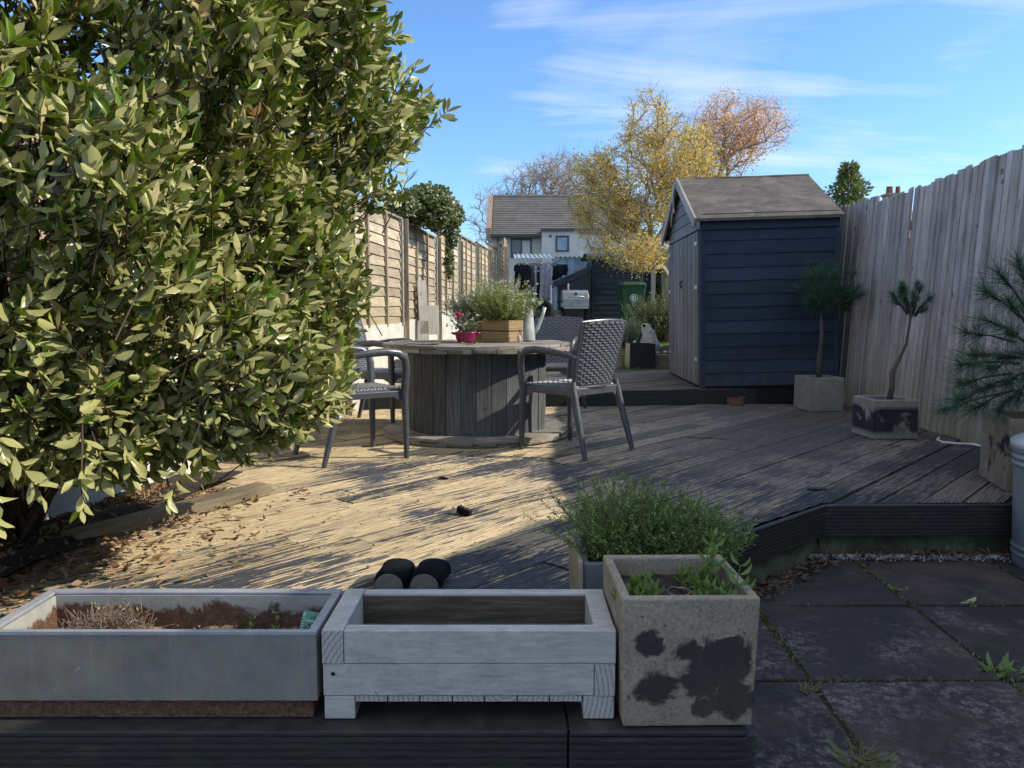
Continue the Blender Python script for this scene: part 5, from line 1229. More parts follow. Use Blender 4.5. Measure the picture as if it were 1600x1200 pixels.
# moss and grass in the paving joints
P = []
for x0 in (.912, 1.515, 2.115):
    for _ in range(2300):
        y = RNG.uniform(1.2, 3.5); dens = .5 + .5 * math.sin(y * 5 + x0 * 7) 
        if RNG.uniform() < dens * (1.0 if x0 < 1.6 else .6): P.append((x0 + .035 * (y - 2.25) + RNG.normal(0, .007), y, -.244))
for y0 in (1.65, 2.253, 2.86):
    for _ in range(900):
        x = RNG.uniform(.5, 2.2)
        if RNG.uniform() < (.5 + .5 * math.sin(x * 6 + y0 * 3)) * (.9 if y0 < 2.5 else .15): P.append((x, y0 + RNG.normal(0, .006), -.244))
P = np.array(P); n = len(P); d = unit(RNG.normal(size=(n, 3)) * .8 + np.array([0, 0, .8])); s = RNG.uniform(.006, .018, n)
stuff(np_obj('joint_moss', *scatter(FLATLEAF, P, basis(d, rdir(n)), np.stack([s * .5, s, s], 1)), M['moss']), 'moss and tiny weeds growing in the paving joints', 'moss')
def weed(label, loc, n, ln, wd, mat='mint', flat=.2):
    r = thing('weed', label, 'weed', loc, 0); a = RNG.uniform(0, 2 * PI, n); d = unit(np.stack([np.cos(a), np.sin(a), np.full(n, flat) + RNG.normal(0, .15, n)], 1)); s = RNG.uniform(.6, 1.1, n) * ln
    np_obj('leaves', *scatter(LEAF, d * .006 + RNG.normal(size=(n, 3)) * np.array([.012, .012, .001]), basis(d, -np.tile([0, 0, 1.], (n, 1)) + RNG.normal(size=(n, 3)) * .2), np.stack([s * wd, s, s], 1)), M[mat], r, smooth=True)
for (px, py, nn, ln, wd, mt, lb) in ((1560, 1047, 13, .072, .26, 'mint', 'bright green leafy weed in the paving joint at the right edge'), (1592, 1052, 9, .065, .28, 'mint', 'second green weed at the very right edge of the paving'), (1405, 922, 12, .03, .3, 'mint', 'small weed tuft where the far paving joints cross'), (1348, 1190, 26, .07, .09, 'grassblade', 'grass tuft in the paving joint at the bottom of the picture'), (1270, 1080, 22, .03, .16, 'grassblade', 'low grassy weed at the crossing of the near paving joints'), (1516, 943, 8, .028, .35, 'mint', 'tiny weed beside a pale dry leaf on the far slab')):
    q = G(px, py, -.24); weed(lb, q, nn, ln, wd, mt)
q = G(1500, 942, -.238); r = thing('pale_leaf', 'single pale dry leaf lying on the far paving slab', 'leaf', q, R_(-70)); np_obj('blade', *scatter(LEAF, np.zeros((1, 3)), basis(np.array([[0, 1, .02]]), np.array([[0., 0, -1]])), np.array([[.035, .085, .05]])), M['beige'], r)
# lawn blades
n = 30000; gy = 9.75 + RNG.exponential(2.2, n); gx = RNG.uniform(-.6, 2.9, n); ok = (gy < 19); gx, gy = gx[ok], gy[ok]; n = len(gx)
pos = np.stack([gx, gy, np.array([lawn_z(y) for y in gy])], 1); d = unit(RNG.normal(size=(n, 3)) * .35 + np.array([0, 0, 1.])); s = RNG.uniform(.03, .07, n)
stuff(np_obj('grass', *scatter(NEEDLE, pos, basis(d, rdir(n)), np.stack([np.full(n, .006), s, s], 1)), M['grassblade']), 'short green lawn grass beyond the upper deck', 'grass')
# shrubs on the lawn edge
q = D(985, 495, 12.6); q.z = lawn_z(12.6)
plant('lavender_bush', 'silvery lavender bush on the lawn in front of the green bin', 'shrub', (q.x, q.y, q.z), (.26, .24, .2), 420, .48, (.05, .006), 26, 'sage', up=.95, thick=.002)
q = D(1030, 500, 13.6); plant('dark_bush', 'taller dark green bush between the green bin and the navy shed', 'shrub', (q.x, q.y, lawn_z(13.6)), (.34, .3, .3), 420, .85, (.06, .010), 30, 'darkshrub', up=1.2, thick=.003)
# ================================================================== SHEDS AND BACKGROUND
# ---- navy garden shed; local origin at its front left foot, x right, y away
SHX, SHY = 1.83, 7.38
sd_ = thing('garden_shed', 'navy blue overlap boarded shed with felt roof and worn grey double doors', 'shed', (SHX, SHY, .155)); sd_.rotation_euler = (0, R_(-1.4), R_(-2.4))
W_, Dp, HE, HR = 1.275, 1.83, 1.62, 2.09
def lap_wall(m, a, b, z0, z1, n, nrm, th=.012):
    a = Vector(a); b = Vector(b); nr = Vector(nrm); h = (z1 - z0) / n
    for i in range(n):
        zb = z0 + i * h; K = 7
        P0 = []; P1 = []; P2 = []
        for k in range(K):
            p = a + (b - a) * k / (K - 1); w = random.uniform(-.0025, .0025)
            P2.append(p + nr * .001 + Vector((0, 0, zb + w))); P0.append(p + nr * (th + random.uniform(-.001, .001)) + Vector((0, 0, zb + w))); P1.append(p + nr * .002 + Vector((0, 0, zb + h + .003)))
        m.grid([P2, P0, P1])
m = MB(); lap_wall(m, (0, 0, 0), (W_, 0, 0), .015, HE + .03, 13, (0, -1, 0)); lap_wall(m, (W_, 0, 0), (W_, Dp, 0), .015, HE + .03, 13, (1, 0, 0)); lap_wall(m, (W_, Dp, 0), (0, Dp, 0), .015, HE + .03, 13, (0, 1, 0))
m.bx(.01, W_ - .01, .012, Dp - .012, .0, HE - .02)
m.build('wall', M['shed'], sd_)
m = MB(); m.bx(-.012, .035, -.014, .02, .0, HE); m.bx(W_ - .03, W_ + .014, -.016, .02, .0, HE); m.bx(-.004, W_ + .01, -.03, -.013, HE - .12, HE - .022); m.build('corner_trim', M['shed'], sd_, bevel=.003)
# gable (left end) with doors
m = MB(); n = 9
for i in range(n):
    y0 = i * Dp / n
    for k in range(1):
        pass
rows = 5
for i in range(rows):
    z0 = HE - .10 + i * .115; z1 = z0 + .112
    f = lambda z: max(0.0, min(1.0, (HR - .01 - z) / (HR - HE))) * Dp / 2
    a, b = min(Dp / 2, f(z0)), max(.0, min(Dp / 2, f(z1)))
    m.add([(-.012, Dp / 2 - a, z0), (-.012, Dp / 2 + a, z0), (-.004, Dp / 2 + b, z1), (-.004, Dp / 2 - b, z1)], [(0, 1, 2, 3)])
m.build('gable', M['sheddoor'], sd_)
for s in range(2):
    m = MB(); y0 = .05 + s * (Dp / 2 - .05) + (.004 if s else 0); wd = Dp / 2 - .054; k = 8
    for i in range(k):
        ya = y0 + i * wd / k; m.bx(-.022 - (.003 if i % 2 else 0), -.002, ya + .0015, ya + wd / k - .0015, .02, HE - .12 - .003 * (i % 3))
    d = m.build('door', M['sheddoor'], sd_, bevel=.002)
    yh = y0 + (.04 if s == 0 else wd - .04); ya, yb = sorted((yh - .02, yh + .10 * (1 if s == 0 else -1)))
    for z in (.25, .95, HE - .25): m = MB(); m.bx(-.03, -.0255, ya, yb, z, z + .035); m.build('hinge', M['zincrim'], d)
    if s == 0: m = MB(); m.tube([(-.03, y0 + wd - .03, .98), (-.05, y0 + wd - .03, 1.02), (-.03, y0 + wd - .03, 1.06)], .008, 6); m.build('latch', M['oldblack'], d)
m = MB(); m.bx(-.03, -.002, Dp / 2 - .012, Dp / 2 + .008, .02, HE - .12); m.build('door_strip', M['bargeboard'], sd_)
m = MB(); ov = .085; ox = .065
for sg in (0, 1):
    e = (-ov if sg == 0 else Dp + ov); sl = (HR - HE) / (Dp / 2); ze = HE + .02 - sl * ov
    def q(y, z, x): return (x, y, z)
    N = 5; G0 = []; 
    for i in range(N + 1):
        f = i / N; y = e + (Dp / 2 - e) * f; z = ze + (HR + .035 - ze) * f
        G0.append([(-ox + (W_ + ox + .035) * j / 8, y, z + random.uniform(-.003, .003)) for j in range(9)])
    m.grid(G0)
    m.add([(-ox, e, ze), (W_ + .035, e, ze), (W_ + .035, e, ze - .022), (-ox, e, ze - .022)], [(0, 1, 2, 3)])
L0 = []
for i in range(4):
    f = i / 3 * .5; y = -ov + (Dp / 2 + ov) * f; z = HE + .02 - sl * ov + (HR + .015 - HE + sl * ov) * f + .006
    L0.append([(-ox + .004 + (W_ + ox + .028) * j / 8, y + .002, z + random.uniform(-.002, .002)) for j in range(9)])
m.grid(L0)
o = m.build('roof', M['felt'], sd_); so = o.modifiers.new('Solid', 'SOLIDIFY'); so.thickness = .02; so.offset = -1
for sg in (0, 1):
    m = MB(); e = (-ov - .01 if sg == 0 else Dp + ov + .01); sl = (HR - HE) / (Dp / 2); ze = HE - sl * ov
    m.bar((-ox - .012, e, ze - .015), (-ox - .012, Dp / 2, HR + .012), .022, .095, up=(0, 0, 1)); m.build('bargeboard', M['bargeboard'], sd_, bevel=.002)
m = MB(); c = Vector((-.10, Dp / 2 - .02, HR - .12))
m.tube([c + Vector((-.01, 0, -.16)), c + Vector((-.01, .02, -.02)), c + Vector((-.01, -.01, .02)), c + Vector((-.01, -.03, .09))], [.012, .012, .010, .007], 6); m.tube([c + Vector((-.01, .01, -.01)), c + Vector((-.01, .05, .04)), c + Vector((-.01, .03, .10))], [.010, .009, .006], 6)
m.tube([c + Vector((-.01, -.0, -.14)), c + Vector((-.01, .10, -.22)), c + Vector((-.01, .16, -.32))], [.011, .013, .011], 6); m.tube([c + Vector((-.01, .0, -.15)), c + Vector((-.01, -.05, -.20))], [.010, .007], 6)
m.build('antler_ornament', M['bargeboard'], sd_, smooth=True)
m = MB(); m.bx(-.0, W_, .02, Dp, -.16, .0); m.build('floor_bearer', M['under'], sd_)

# ---- at the lawn edge
q = G(983, 577, .15); s = .33; m = MB(); bp = thing('planter_box', 'black box planter with a pale side, at the back edge of the upper deck', 'planter', (q.x + .165, q.y + .16, .152), R_(2))
for (x0, x1, y0, y1) in ((-.165, .165, -.165, -.15), (-.165, .165, .15, .165), (.15, .165, -.149, .149)): m.bx(x0, x1, y0, y1, 0, .325)
m.build('shell', M['black'], bp, bevel=.003); m = MB(); m.bx(-.166, -.15, -.149, .149, 0, .325); m.build('pale_side', M['beige'], bp, bevel=.003)
m = MB(); m.bx(-.149, .149, -.149, .149, .0, .27); m.build('soil', M['soil'], bp)
q = G(968, 577, .15); m = MB(); m.lathe([(.05, 0), (.052, .17), (.048, .19), (.0, .195)], 16); o = m.build('stump_post', M['sleeper'], smooth=False); o.location = (q.x + .02, q.y + .1, .14); tag(o, 'short round log stump at the left of the black box planter', 'post')
a = G(1020, 577, .15); m = MB(); m.bx(a.x, a.x + 1.2, a.y + .10, a.y + .2, .13, .33); o = m.build('retaining_sleeper', M['sleeper'], bevel=.005); tag(o, 'dark timber sleeper edging right of the black box planter', 'sleeper')
m = MB(); P = []
for i in range(14): P.append([(a.x + .02 + i * .085, a.y + .2 + j * .12, .32 + random.uniform(-.01, .03) + .01 * j) for j in range(8)])
m.grid(P); struct(m.build('raised_soil', M['soil'], smooth=True))
for (px, py, sc, lb) in ((1040, 540, .03, 'small stone at the right end of the raised soil'), (1028, 548, .022, 'smaller stone on the raised soil behind the sleeper')):
    p = D(px, py, a.y + .35); pebble('stone', lb, (p.x, p.y, .33), (sc, sc, sc * .7), 'pebble')
# digger bucket
q = D(1008, 535, 10.55); db_ = thing('digger_bucket', 'cream painted steel digger bucket standing on the lawn behind the black box', 'digger bucket', (q.x, q.y, .16), R_(-18)); db_.scale = (1.22, 1.22, 1.1)
m = MB(); prof = [(-.22, .0), (.20, .0), (.19, .16), (.04, .50), (-.02, .50)]
prof = [(-.16, .06), (.02, .42), (.065, .44), (.13, .25), (.135, .08), (.06, .0), (-.10, .0)]
for y in (-.15, .138): m.prism(prof, (0, y, 0), (1, 0, 0), (0, 0, 1), (0, .012, 0))
m.build('side_plate', M['bucketpaint'], db_, bevel=.003)
m = MB(); sh_ = [(.065, .435), (.135, .25), (.14, .08), (.06, -.005), (-.10, -.005)]; m.grid([[(x, y, z) for y in (-.15, -.05, .05, .15)] for x, z in sh_]); o = m.build('shell', M['steelblue'], db_); so = o.modifiers.new('Solid', 'SOLIDIFY'); so.thickness = .01
for y in (-.10, .03):
    m = MB(); ear = [(-.02, .38), (-.035, .47), (-.02, .515), (.01, .52), (.04, .50), (.10, .40), (.10, .33)]
    m.prism(ear, (0, y, 0), (1, 0, 0), (0, 0, 1), (0, .03, 0)); e = m.build('mounting_ear', M['bucketpaint'], db_, bevel=.006)
    m = MB()
    for (x, z, r) in ((.0, .49, .017), (.07, .415, .015)): m.lathe([(0, 0), (r, .0), (r, .002), (0, .002)], 14, (0, 0, 0)); m.v[-56:] = [(vx + x, y - .001 - vz, vy + z) for vx, vy, vz in m.v[-56:]]
    m.build('pin_hole', M['under'], e)
m = MB(); m.bar((-.03, -.152, .40), (-.06, -.152, .10), .008, .012, up=(0, 1, 0)); m.build('weld_bar', M['oldblack'], db_)
q = D(992, 528, 11.6); sl_ = thing('solar_light', 'thin pale stake light standing in front of the lavender bush', 'garden light', (q.x, q.y, lawn_z(11.6)))
m = MB(); m.tube([(0, 0, 0), (0, 0, .16)], .008, 8); m.build('stake', M['zincrim'], sl_); m = MB(); m.lathe([(.018, .16), (.022, .20), (.022, .21), (0, .225)], 12); m.build('lamp', M['zincrim'], sl_)

# ---- wheelie bin
q = D(986, 470, 18.3); wb = thing('wheelie_bin', 'dark green wheelie bin with a round white emblem, against the far dark shed', 'wheelie bin', (q.x, q.y, lawn_z(18.3) - .1), R_(4))
m = MB(); m.hexa([(-.22, -.24, .05), (.22, -.24, .05), (.22, .26, .05), (-.22, .26, .05), (-.275, -.33, .98), (.275, -.33, .98), (.275, .32, .98), (-.275, .32, .98)]); m.bx(-.285, .285, -.34, .33, .95, 1.0); m.build('body', M['bin'], wb, bevel=.02)
m = MB(); m.hexa([(-.295, -.36, 1.0), (.295, -.36, 1.0), (.295, .34, 1.0), (-.295, .34, 1.0), (-.24, -.30, 1.075), (.24, -.30, 1.075), (.24, .30, 1.085), (-.24, .30, 1.085)]); m.build('lid', M['bin'], wb, bevel=.015)
m = MB(); m.tube([(-.25, .37, .96), (.25, .37, .96)], .016, 8); m.build('handle', M['bin'], wb)
for sg in (-1, 1): m = MB(); m.lathe([(0, -.03), (.1, -.03), (.1, .03), (0, .03)], 16); m.xform(Matrix.Translation((sg * .26, .28, .10)) @ Matrix.Rotation(PI / 2, 4, 'Y')); m.build('wheel', M['oldblack'], wb)
m = MB(); fy = lambda z: -.24 - .09 * (z - .05) / .93 - .004; cz = .70
ring = [(.095 * math.cos(k * PI / 12), .095 * math.sin(k * PI / 12)) for k in range(24)]
inn = [(.078 * math.cos(k * PI / 12), .078 * math.sin(k * PI / 12)) for k in range(24)]
m.add([(x, fy(cz + z), cz + z) for x, z in ring + inn], [(k, (k + 1) % 24, (k + 1) % 24 + 24, k + 24) for k in range(24)])
for k in range(3):
    a = k * 2 * PI / 3 + .5; c, s_ = math.cos(a), math.sin(a)
    m.add([(x * c - z * s_, fy(cz + x * s_ + z * c), cz + x * s_ + z * c) for x, z in ((-.03, .02), (.035, .015), (.05, .04), (.0, .062), (-.05, .045))], [(0, 1, 2, 3, 4)])
m.build('emblem', M['binwhite'], wb)

# ---- barbecue
q = D(898, 470, 18.2); bq = thing('barbecue', 'steel barrel barbecue on a dark trolley in front of the lean-to', 'barbecue', (q.x, q.y, lawn_z(18.2) - .04), R_(3))
m = MB(); pr = [(.24 * math.cos(a), .24 * math.sin(a)) for a in [PI * k / 12 for k in range(13)]]; m.prism(pr, (-.30, 0, .60), (0, 1, 0), (0, 0, 1), (.60, 0, 0)); m.build('lid', M['bbq'], bq, bevel=.01)
m = MB(); m.tube([(-.18, -.235, .66), (-.18, -.28, .68), (.18, -.28, .68), (.18, -.235, .66)], .013, 8); m.build('lid_handle', M['zincrim'], bq, smooth=True)
m = MB(); m.lathe([(0, 0), (.035, .0), (.035, .006), (0, .006)], 16); m.xform(Matrix.Translation((0, -.205, .75)) @ Matrix.Rotation(R_(55), 4, 'X')); m.build('gauge', M['oldblack'], bq)
m = MB(); m.bx(-.30, .30, -.24, .24, .44, .598); m.build('firebox', M['bbq'], bq, bevel=.008)
m = MB(); m.bx(-.10, .14, -.246, -.2415, .47, .57); m.build('door', M['steelblue'], bq, bevel=.004)
m = MB(); m.bx(-.29, .29, -.27, -.2415, .405, .43); m.build('front_rail', M['zincrim'], bq, bevel=.004)
for sx_ in (-1, 1):
    for sy_ in (-1, 1): m = MB(); m.bx(sx_ * .28 - .025, sx_ * .28 + .025, sy_ * .2 - .025, sy_ * .2 + .025, 0, .44); m.build('leg', M['oldblack'], bq)
m = MB(); m.bx(-.28, .28, -.2, .2, .10, .13); m.build('shelf', M['oldblack'], bq)
m = MB(); m.tube([(-.15, .05, .82), (-.15, .05, 1.0)], .022, 8); m.build('chimney', M['zincrim'], bq)
m = MB(); m.bx(.31, .50, -.2, .2, .55, .575); m.bx(-.42, -.31, -.2, .2, .55, .575); m.build('side_shelf', M['oldblack'], bq)

# ---- far dark shed, lean-to, pale blue shelter
FY = 19.4; xl = D(926, 450, FY).x; xr = D(1016, 450, FY).x; gz = lawn_z(FY) - .1
fs = thing('far_shed', 'dark blue overlap shed with ragged felt roof, behind the green wheelie bin', 'shed', (xl, FY, gz)); w = xr - xl
h1 = D(926, 402, FY).z - gz
m = MB(); lap_wall(m, (0, 0, 0), (w, 0, 0), 0, h1, 13, (0, -1, 0)); m.bx(.01, w - .01, .02, 1.8, 0, h1 - .02); m.build('wall', M['farshed'], fs)
m = MB(); P = []
for j, y in enumerate((-.12, .9, 1.95)):
    P.append([(-.14 + (w + .28) * i / 12, y, h1 + (.02, .15, .02)[j] + random.uniform(-.02, .02)) for i in range(13)])
m.grid(P); P2 = [[(p[0], p[1] - .0, p[2] - .09 + random.uniform(-.02, .02)) for p in P[0]], P[0]]; m.grid(P2); m.build('roof', M['felt'], fs)
m = MB(); m.bx(w, w + .04, -.03, .02, 0, h1); m.bx(-.03, .015, -.02, .02, 0, h1); m.build('corner_trim', M['farshed'], fs)
LY = 19.1; xa = D(872, 450, LY).x; xb = D(923, 450, LY).x; g2 = lawn_z(LY) - .1; lt = thing('lean_to', 'small dark lean-to store with a sloping turquoise edged roof, left of the far shed', 'shed', (xa, LY, g2)); w2 = xb - xa
z0 = D(872, 440, LY).z - g2; z1 = D(923, 417, LY).z - g2
m = MB(); m.hexa([(0, 0, 0), (w2, 0, 0), (w2, 1.2, 0), (0, 1.2, 0), (0, 0, z0 - .1), (w2, 0, z1 - .1), (w2, 1.2, z1 - .1), (0, 1.2, z0 - .1)]); m.build('wall', M['farshed'], lt)
m = MB(); m.hexa([(.05, -.012, .02), (w2 - .04, -.012, .02), (w2 - .04, -.002, .02), (.05, -.002, .02), (.05, -.012, z0 - .28), (w2 - .04, -.012, z0 - .12), (w2 - .04, -.002, z0 - .12), (.05, -.002, z0 - .28)]); m.build('door', M['farshed'], lt, bevel=.004)
m = MB(); m.hexa([(-.09, -.08, z0 - .13), (w2 + .0, -.08, z1 - .08), (w2 + .0, 1.25, z1 - .08), (-.09, 1.25, z0 - .13), (-.09, -.08, z0 - .0), (w2 + .0, -.08, z1 + .03), (w2, 1.25, z1 + .03), (-.09, 1.25, z0)]); m.build('roof', M['farshed'], lt)
m = MB(); m.hexa([(-.10, -.06, z0 + .004), (w2 - .3, -.06, z1 - .13), (w2 - .3, 1.2, z1 - .13), (-.10, 1.2, z0 + .004), (-.10, -.06, z0 + .024), (w2 - .3, -.06, z1 - .11), (w2 - .3, 1.2, z1 - .11), (-.10, 1.2, z0 + .024)]); m.build('turquoise_sheet', M['bluesheet'], lt)
m = MB(); m.bx(-.10, -.02, -.03, .05, 0, z0 - .12); m.build('corner_post', M['lightblue'], lt)
SY = 21.6; x0 = D(806, 450, SY).x; xm = D(866, 450, SY).x; x1 = D(940, 450, SY).x; g3 = lawn_z(SY) - .12
st = thing('blue_shelter', 'pale blue boarded shelter with a corrugated sheet roof behind the washing line', 'shelter', (0, SY, g3))
hb = D(900, 404, SY).z - g3
m = MB(); n = 17
for i in range(n):
    a = xm + (x1 - xm) * i / n; b = xm + (x1 - xm) * (i + 1) / n - .006; m.bx(a, b, 0, .03 + (.008 if i % 2 else 0), 0, hb)
m.bx(xm - .06, xm, -.05, .05, 0, hb); m.build('wall', M['lightblue'], st)
m = MB(); m.bx(x0 + .05, xm - .07, 1.6, 1.65, 0, hb - .25); m.build('back_wall', M['brick'], st)
m = MB(); m.bx(x0 + .05, xm - .061, -.04, .02, hb - .26, hb - .13); m.build('beam', M['greypost'], st)
m = MB(); m.bx(x0 + .02, x0 + .09, -.04, .03, 0, hb - .27); m.build('post', M['greypost'], st)
m = MB(); P = []
def sheet(xa_, xb_, ya, yb, za, zb, wav=.13, amp=.018):
    P = []; k = int((xb_ - xa_) / wav * 8)
    for i in range(k + 1):
        x = xa_ + (xb_ - xa_) * i / k; ph_ = (x / wav) % 1; dz = amp if .15 < ph_ < .55 else (-amp if ph_ > .7 or ph_ < .02 else 0)
        P.append([(x, ya, za + dz), (x, yb, zb + dz)])
    m.grid(P)
sheet(x0 - .05, xm + .02, -.25, 1.8, hb - .02, hb + .24); sheet(xm + .03, x1, -.10, 1.8, hb + .03, hb + .14)
o = m.build('roof_sheet', M['roofsheet'], st); so = o.modifiers.new('Solid', 'SOLIDIFY'); so.thickness = .008
m = MB(); m.bx(x0, x1, -.005, 1.7, 0, .02); m.build('floor', M['under'], st)
m = MB(); m.bx(xm + .55, xm + 1.1, -.012, -.004, hb - .34, hb - .2); m.build('vent_panel', M['roofsheet'], st)

bf = thing('back_fence', 'tan timber fence at the far end of the garden right of the far shed', 'fence', (0, 22.6, lawn_z(20) - .2)); m = MB(); rg = random.Random(3)
for i in range(34): x = 2.6 + i * .13; m.box((x, 0, .95 + rg.uniform(-.02, .02)), (.125, .02, 1.9), 0)
m.build('board_panel', M['greypost'], bf)
q = D(1020, 450, 19.2); m = MB(); m.bx(-.05, .05, -.05, .05, 0, 1.75); o = m.build('timber_post', M['brokenwood'], bevel=.005); o.location = (q.x, 19.2, lawn_z(19.2) - .05); tag(o, 'plain tan timber post right of the far dark shed', 'post')
q = D(1040, 450, 20.6); plant('back_hedge', 'tall dark olive hedge between far dark shed and navy shed doors', 'hedge', (q.x + .2, 20.6, lawn_z(20.6) - .1), (.95, .6, .5), 520, 2.3, (.10, .03), 34, 'darkshrub', up=2.2, thick=.006)
# ---- washing line and clothes
CY = 19.8; top = D(840, 415, CY).z; gl = lawn_z(CY) - .05
q = D(837, 450, CY); wl = thing('rotary_clothes_line', 'rotary washing line with its pole and arms among the hanging clothes', 'clothes line', (q.x, CY, gl))
m = MB(); m.tube([(0, 0, 0), (0, 0, top - gl)], .024, 8); m.build('pole', M['zincrim'], wl)
for (px, py, dy) in ((874, 404, .35), (806, 414, .2), (845, 412, -.9), (824, 412, 1.0)):
    e = D(px, py, CY + dy); m = MB(); m.tube([(0, 0, top - gl - .18), (e.x - q.x, dy, e.z - gl)], .011, 6); m.build('arm', M['zincrim'], wl)
m = MB()
for f in (.55, .8, .98):
    pts = []
    for (px, py, dy) in ((874, 404, .35), (845, 412, -.9), (806, 414, .2), (824, 412, 1.0), (874, 404, .35)):
        e = D(px, py, CY + dy); pts.append(Vector(((e.x - q.x) * f, dy * f, top - gl - .18 + (e.z - gl - top + gl + .18) * f)))
    m.tube(pts, .004, 4)
m.build('line', M['c_white'], wl)
def garment(name, label, px0, px1, py0, py1, Y, mat, kind='shirt'):
    a = D(px0, py0, Y); b = D(px1, py1, Y); w = b.x - a.x; h = a.z - b.z; r = random.Random(px0 * 7)
    if kind == 'shirt': out = [(-.5, .5), (.5, .5)]; rows = [(0, .30), (.04, .55), (.10, 1.0), (.30, 1.02), (.34, .70), (.7, .72), (1.0, .80)]
    elif kind == 'trousers': rows = [(0, .8), (.15, .85), (.5, .8), (1.0, .62)]
    elif kind == 'gown': rows = [(0, .25), (.06, .7), (.14, .86), (.3, .88), (.6, .8), (1.0, .92)]
    else: rows = [(0, .9), (.5, 1.0), (1, .9)]
    m = MB(); P = []; K = 13
    for i in range(15):
        f = i / 14; ww = w * np.interp(f, [x[0] for x in rows], [x[1] for x in rows])
        P.append([(ww * (k / (K - 1) - .5) + .01 * math.sin(5 * f + k), .035 * math.sin(k * 1.25 + px0 + f * 2.0) * (.3 + f) + r.uniform(-.004, .004), -h * f * (1 + .03 * math.sin(k * 1.9 + px0))) for k in range(K)])
    m.grid(P); o = m.build(name, M[mat], smooth=True); o.location = ((a.x + b.x) / 2, Y, a.z); so = o.modifiers.new('Solid', 'SOLIDIFY'); so.thickness = .012
    return tag(o, label, 'clothing', 'clothes drying on the rotary line')
for g_ in (('shirt', 'black shirt hanging at the far left end of the washing line', 803, 813, 413, 446, 19.7, 'c_black', 'shirt'), ('shirt', 'dark navy shirt hanging second from the left on the washing line', 809, 822, 413, 449, 19.5, 'c_navy', 'shirt'),
           ('shirt', 'long black top, third garment from the left on the line', 815, 829, 413, 455, 19.4, 'c_black', 'shirt'), ('vest', 'mauve brown top hanging just left of the line pole', 822, 834, 414, 444, 19.6, 'c_brown', 'vest'),
           ('trousers', 'dark mauve trousers hanging low behind the line pole', 829, 840, 416, 462, 20.2, 'c_brown', 'trousers'), ('trousers', 'black trousers hanging low at left behind the herbs', 806, 818, 430, 462, 19.9, 'c_black', 'trousers'),
           ('dressing_gown', 'long pale lilac dressing gown on a hanger in the middle of the line', 842, 861, 413, 469, 19.2, 'c_lilac', 'gown'), ('shirt', 'white shirt partly hidden behind the lilac gown', 850, 863, 413, 446, 19.3, 'c_white', 'shirt'),
           ('shirt', 'black shirt to the right of the lilac gown', 861, 874, 415, 438, 19.6, 'c_black', 'shirt'), ('vest', 'small black garment bunch at the right end of the line', 875, 887, 413, 430, 19.6, 'c_black', 'vest'), ('cloth', 'small white and pink cloth pegged high on the line arm', 853, 861, 406, 413, 19.4, 'c_white', 'cloth'),
           ('vest', 'narrow black garment between the black shirt and the bunch at the right end', 869, 878, 413, 434, 19.75, 'c_navy', 'vest'), ('trousers', 'black trousers in the shade behind the lilac gown', 838, 848, 416, 468, 20.4, 'c_black', 'trousers')):
    garment(*g_)
# ---- clutter by the shelter
q = D(845, 480, 18.6); m = MB(); m.lathe([(0, -.05), (.16, -.05), (.18, -.09), (.26, -.10), (.30, -.06), (.31, 0), (.30, .06), (.26, .10), (.18, .09), (.16, .05), (0, .05)], 28); m.xform(Matrix.Translation((0, 0, .31)) @ Matrix.Rotation(R_(72), 4, 'X')); o = m.build('tyre', M['oldblack'], smooth=True); o.location = (q.x, q.y, lawn_z(18.6) - .02); tag(o, 'black round tyre shape on the lawn below the lilac gown', 'tyre')
q = D(864, 492, 18.9); r = thing('plastic_crate', 'grey slatted crate on the ground right of the tyre', 'crate', (q.x, q.y, lawn_z(18.9) - .03))
m = MB()
for k in range(4): m.bx(-.15, .15, -.15, -.135, .02 + k * .08, .08 + k * .08); m.bx(-.15, -.135, -.134, .134, .02 + k * .08, .08 + k * .08); m.bx(.135, .15, -.134, .134, .02 + k * .08, .08 + k * .08)
m.build('slats', M['greypot'], r); m = MB(); m.bx(-.14, .14, -.13, .13, 0, .25); m.build('contents', M['soil'], r)
q = D(873, 497, 18.3); r = thing('bucket', 'small pinkish bucket standing left of the barbecue', 'bucket', (q.x, q.y, lawn_z(18.3) - .04)); m = MB(); m.lathe([(.055, 0), (.075, .24), (.082, .245), (.082, .26), (.07, .258), (.05, .03), (0, .03)], 20); m.build('body', M['beige'], r, smooth=True)
m = MB(); m.tube([(-.08, 0, .25), (-.06, -.03, .32), (.06, -.03, .32), (.08, 0, .25)], .005, 6); m.build('handle', M['zincrim'], r)
q = G(640, 596, .15); r = thing('woven_stool', 'dark woven box stool on the upper deck seen between the left chair legs', 'stool', (D(636, 590, 8.0).x, 8.0, .152)); m = MB()
for i in range(9):
    for k in range(4): m.bx(-.11 + k * .055 + (.004 if i % 2 else 0), -.062 + k * .055, -.11, .11, .01 + i * .026, .031 + i * .026)
m.bx(-.105, .105, -.105, .105, 0, .245); m.build('body', M['rattan'], r)

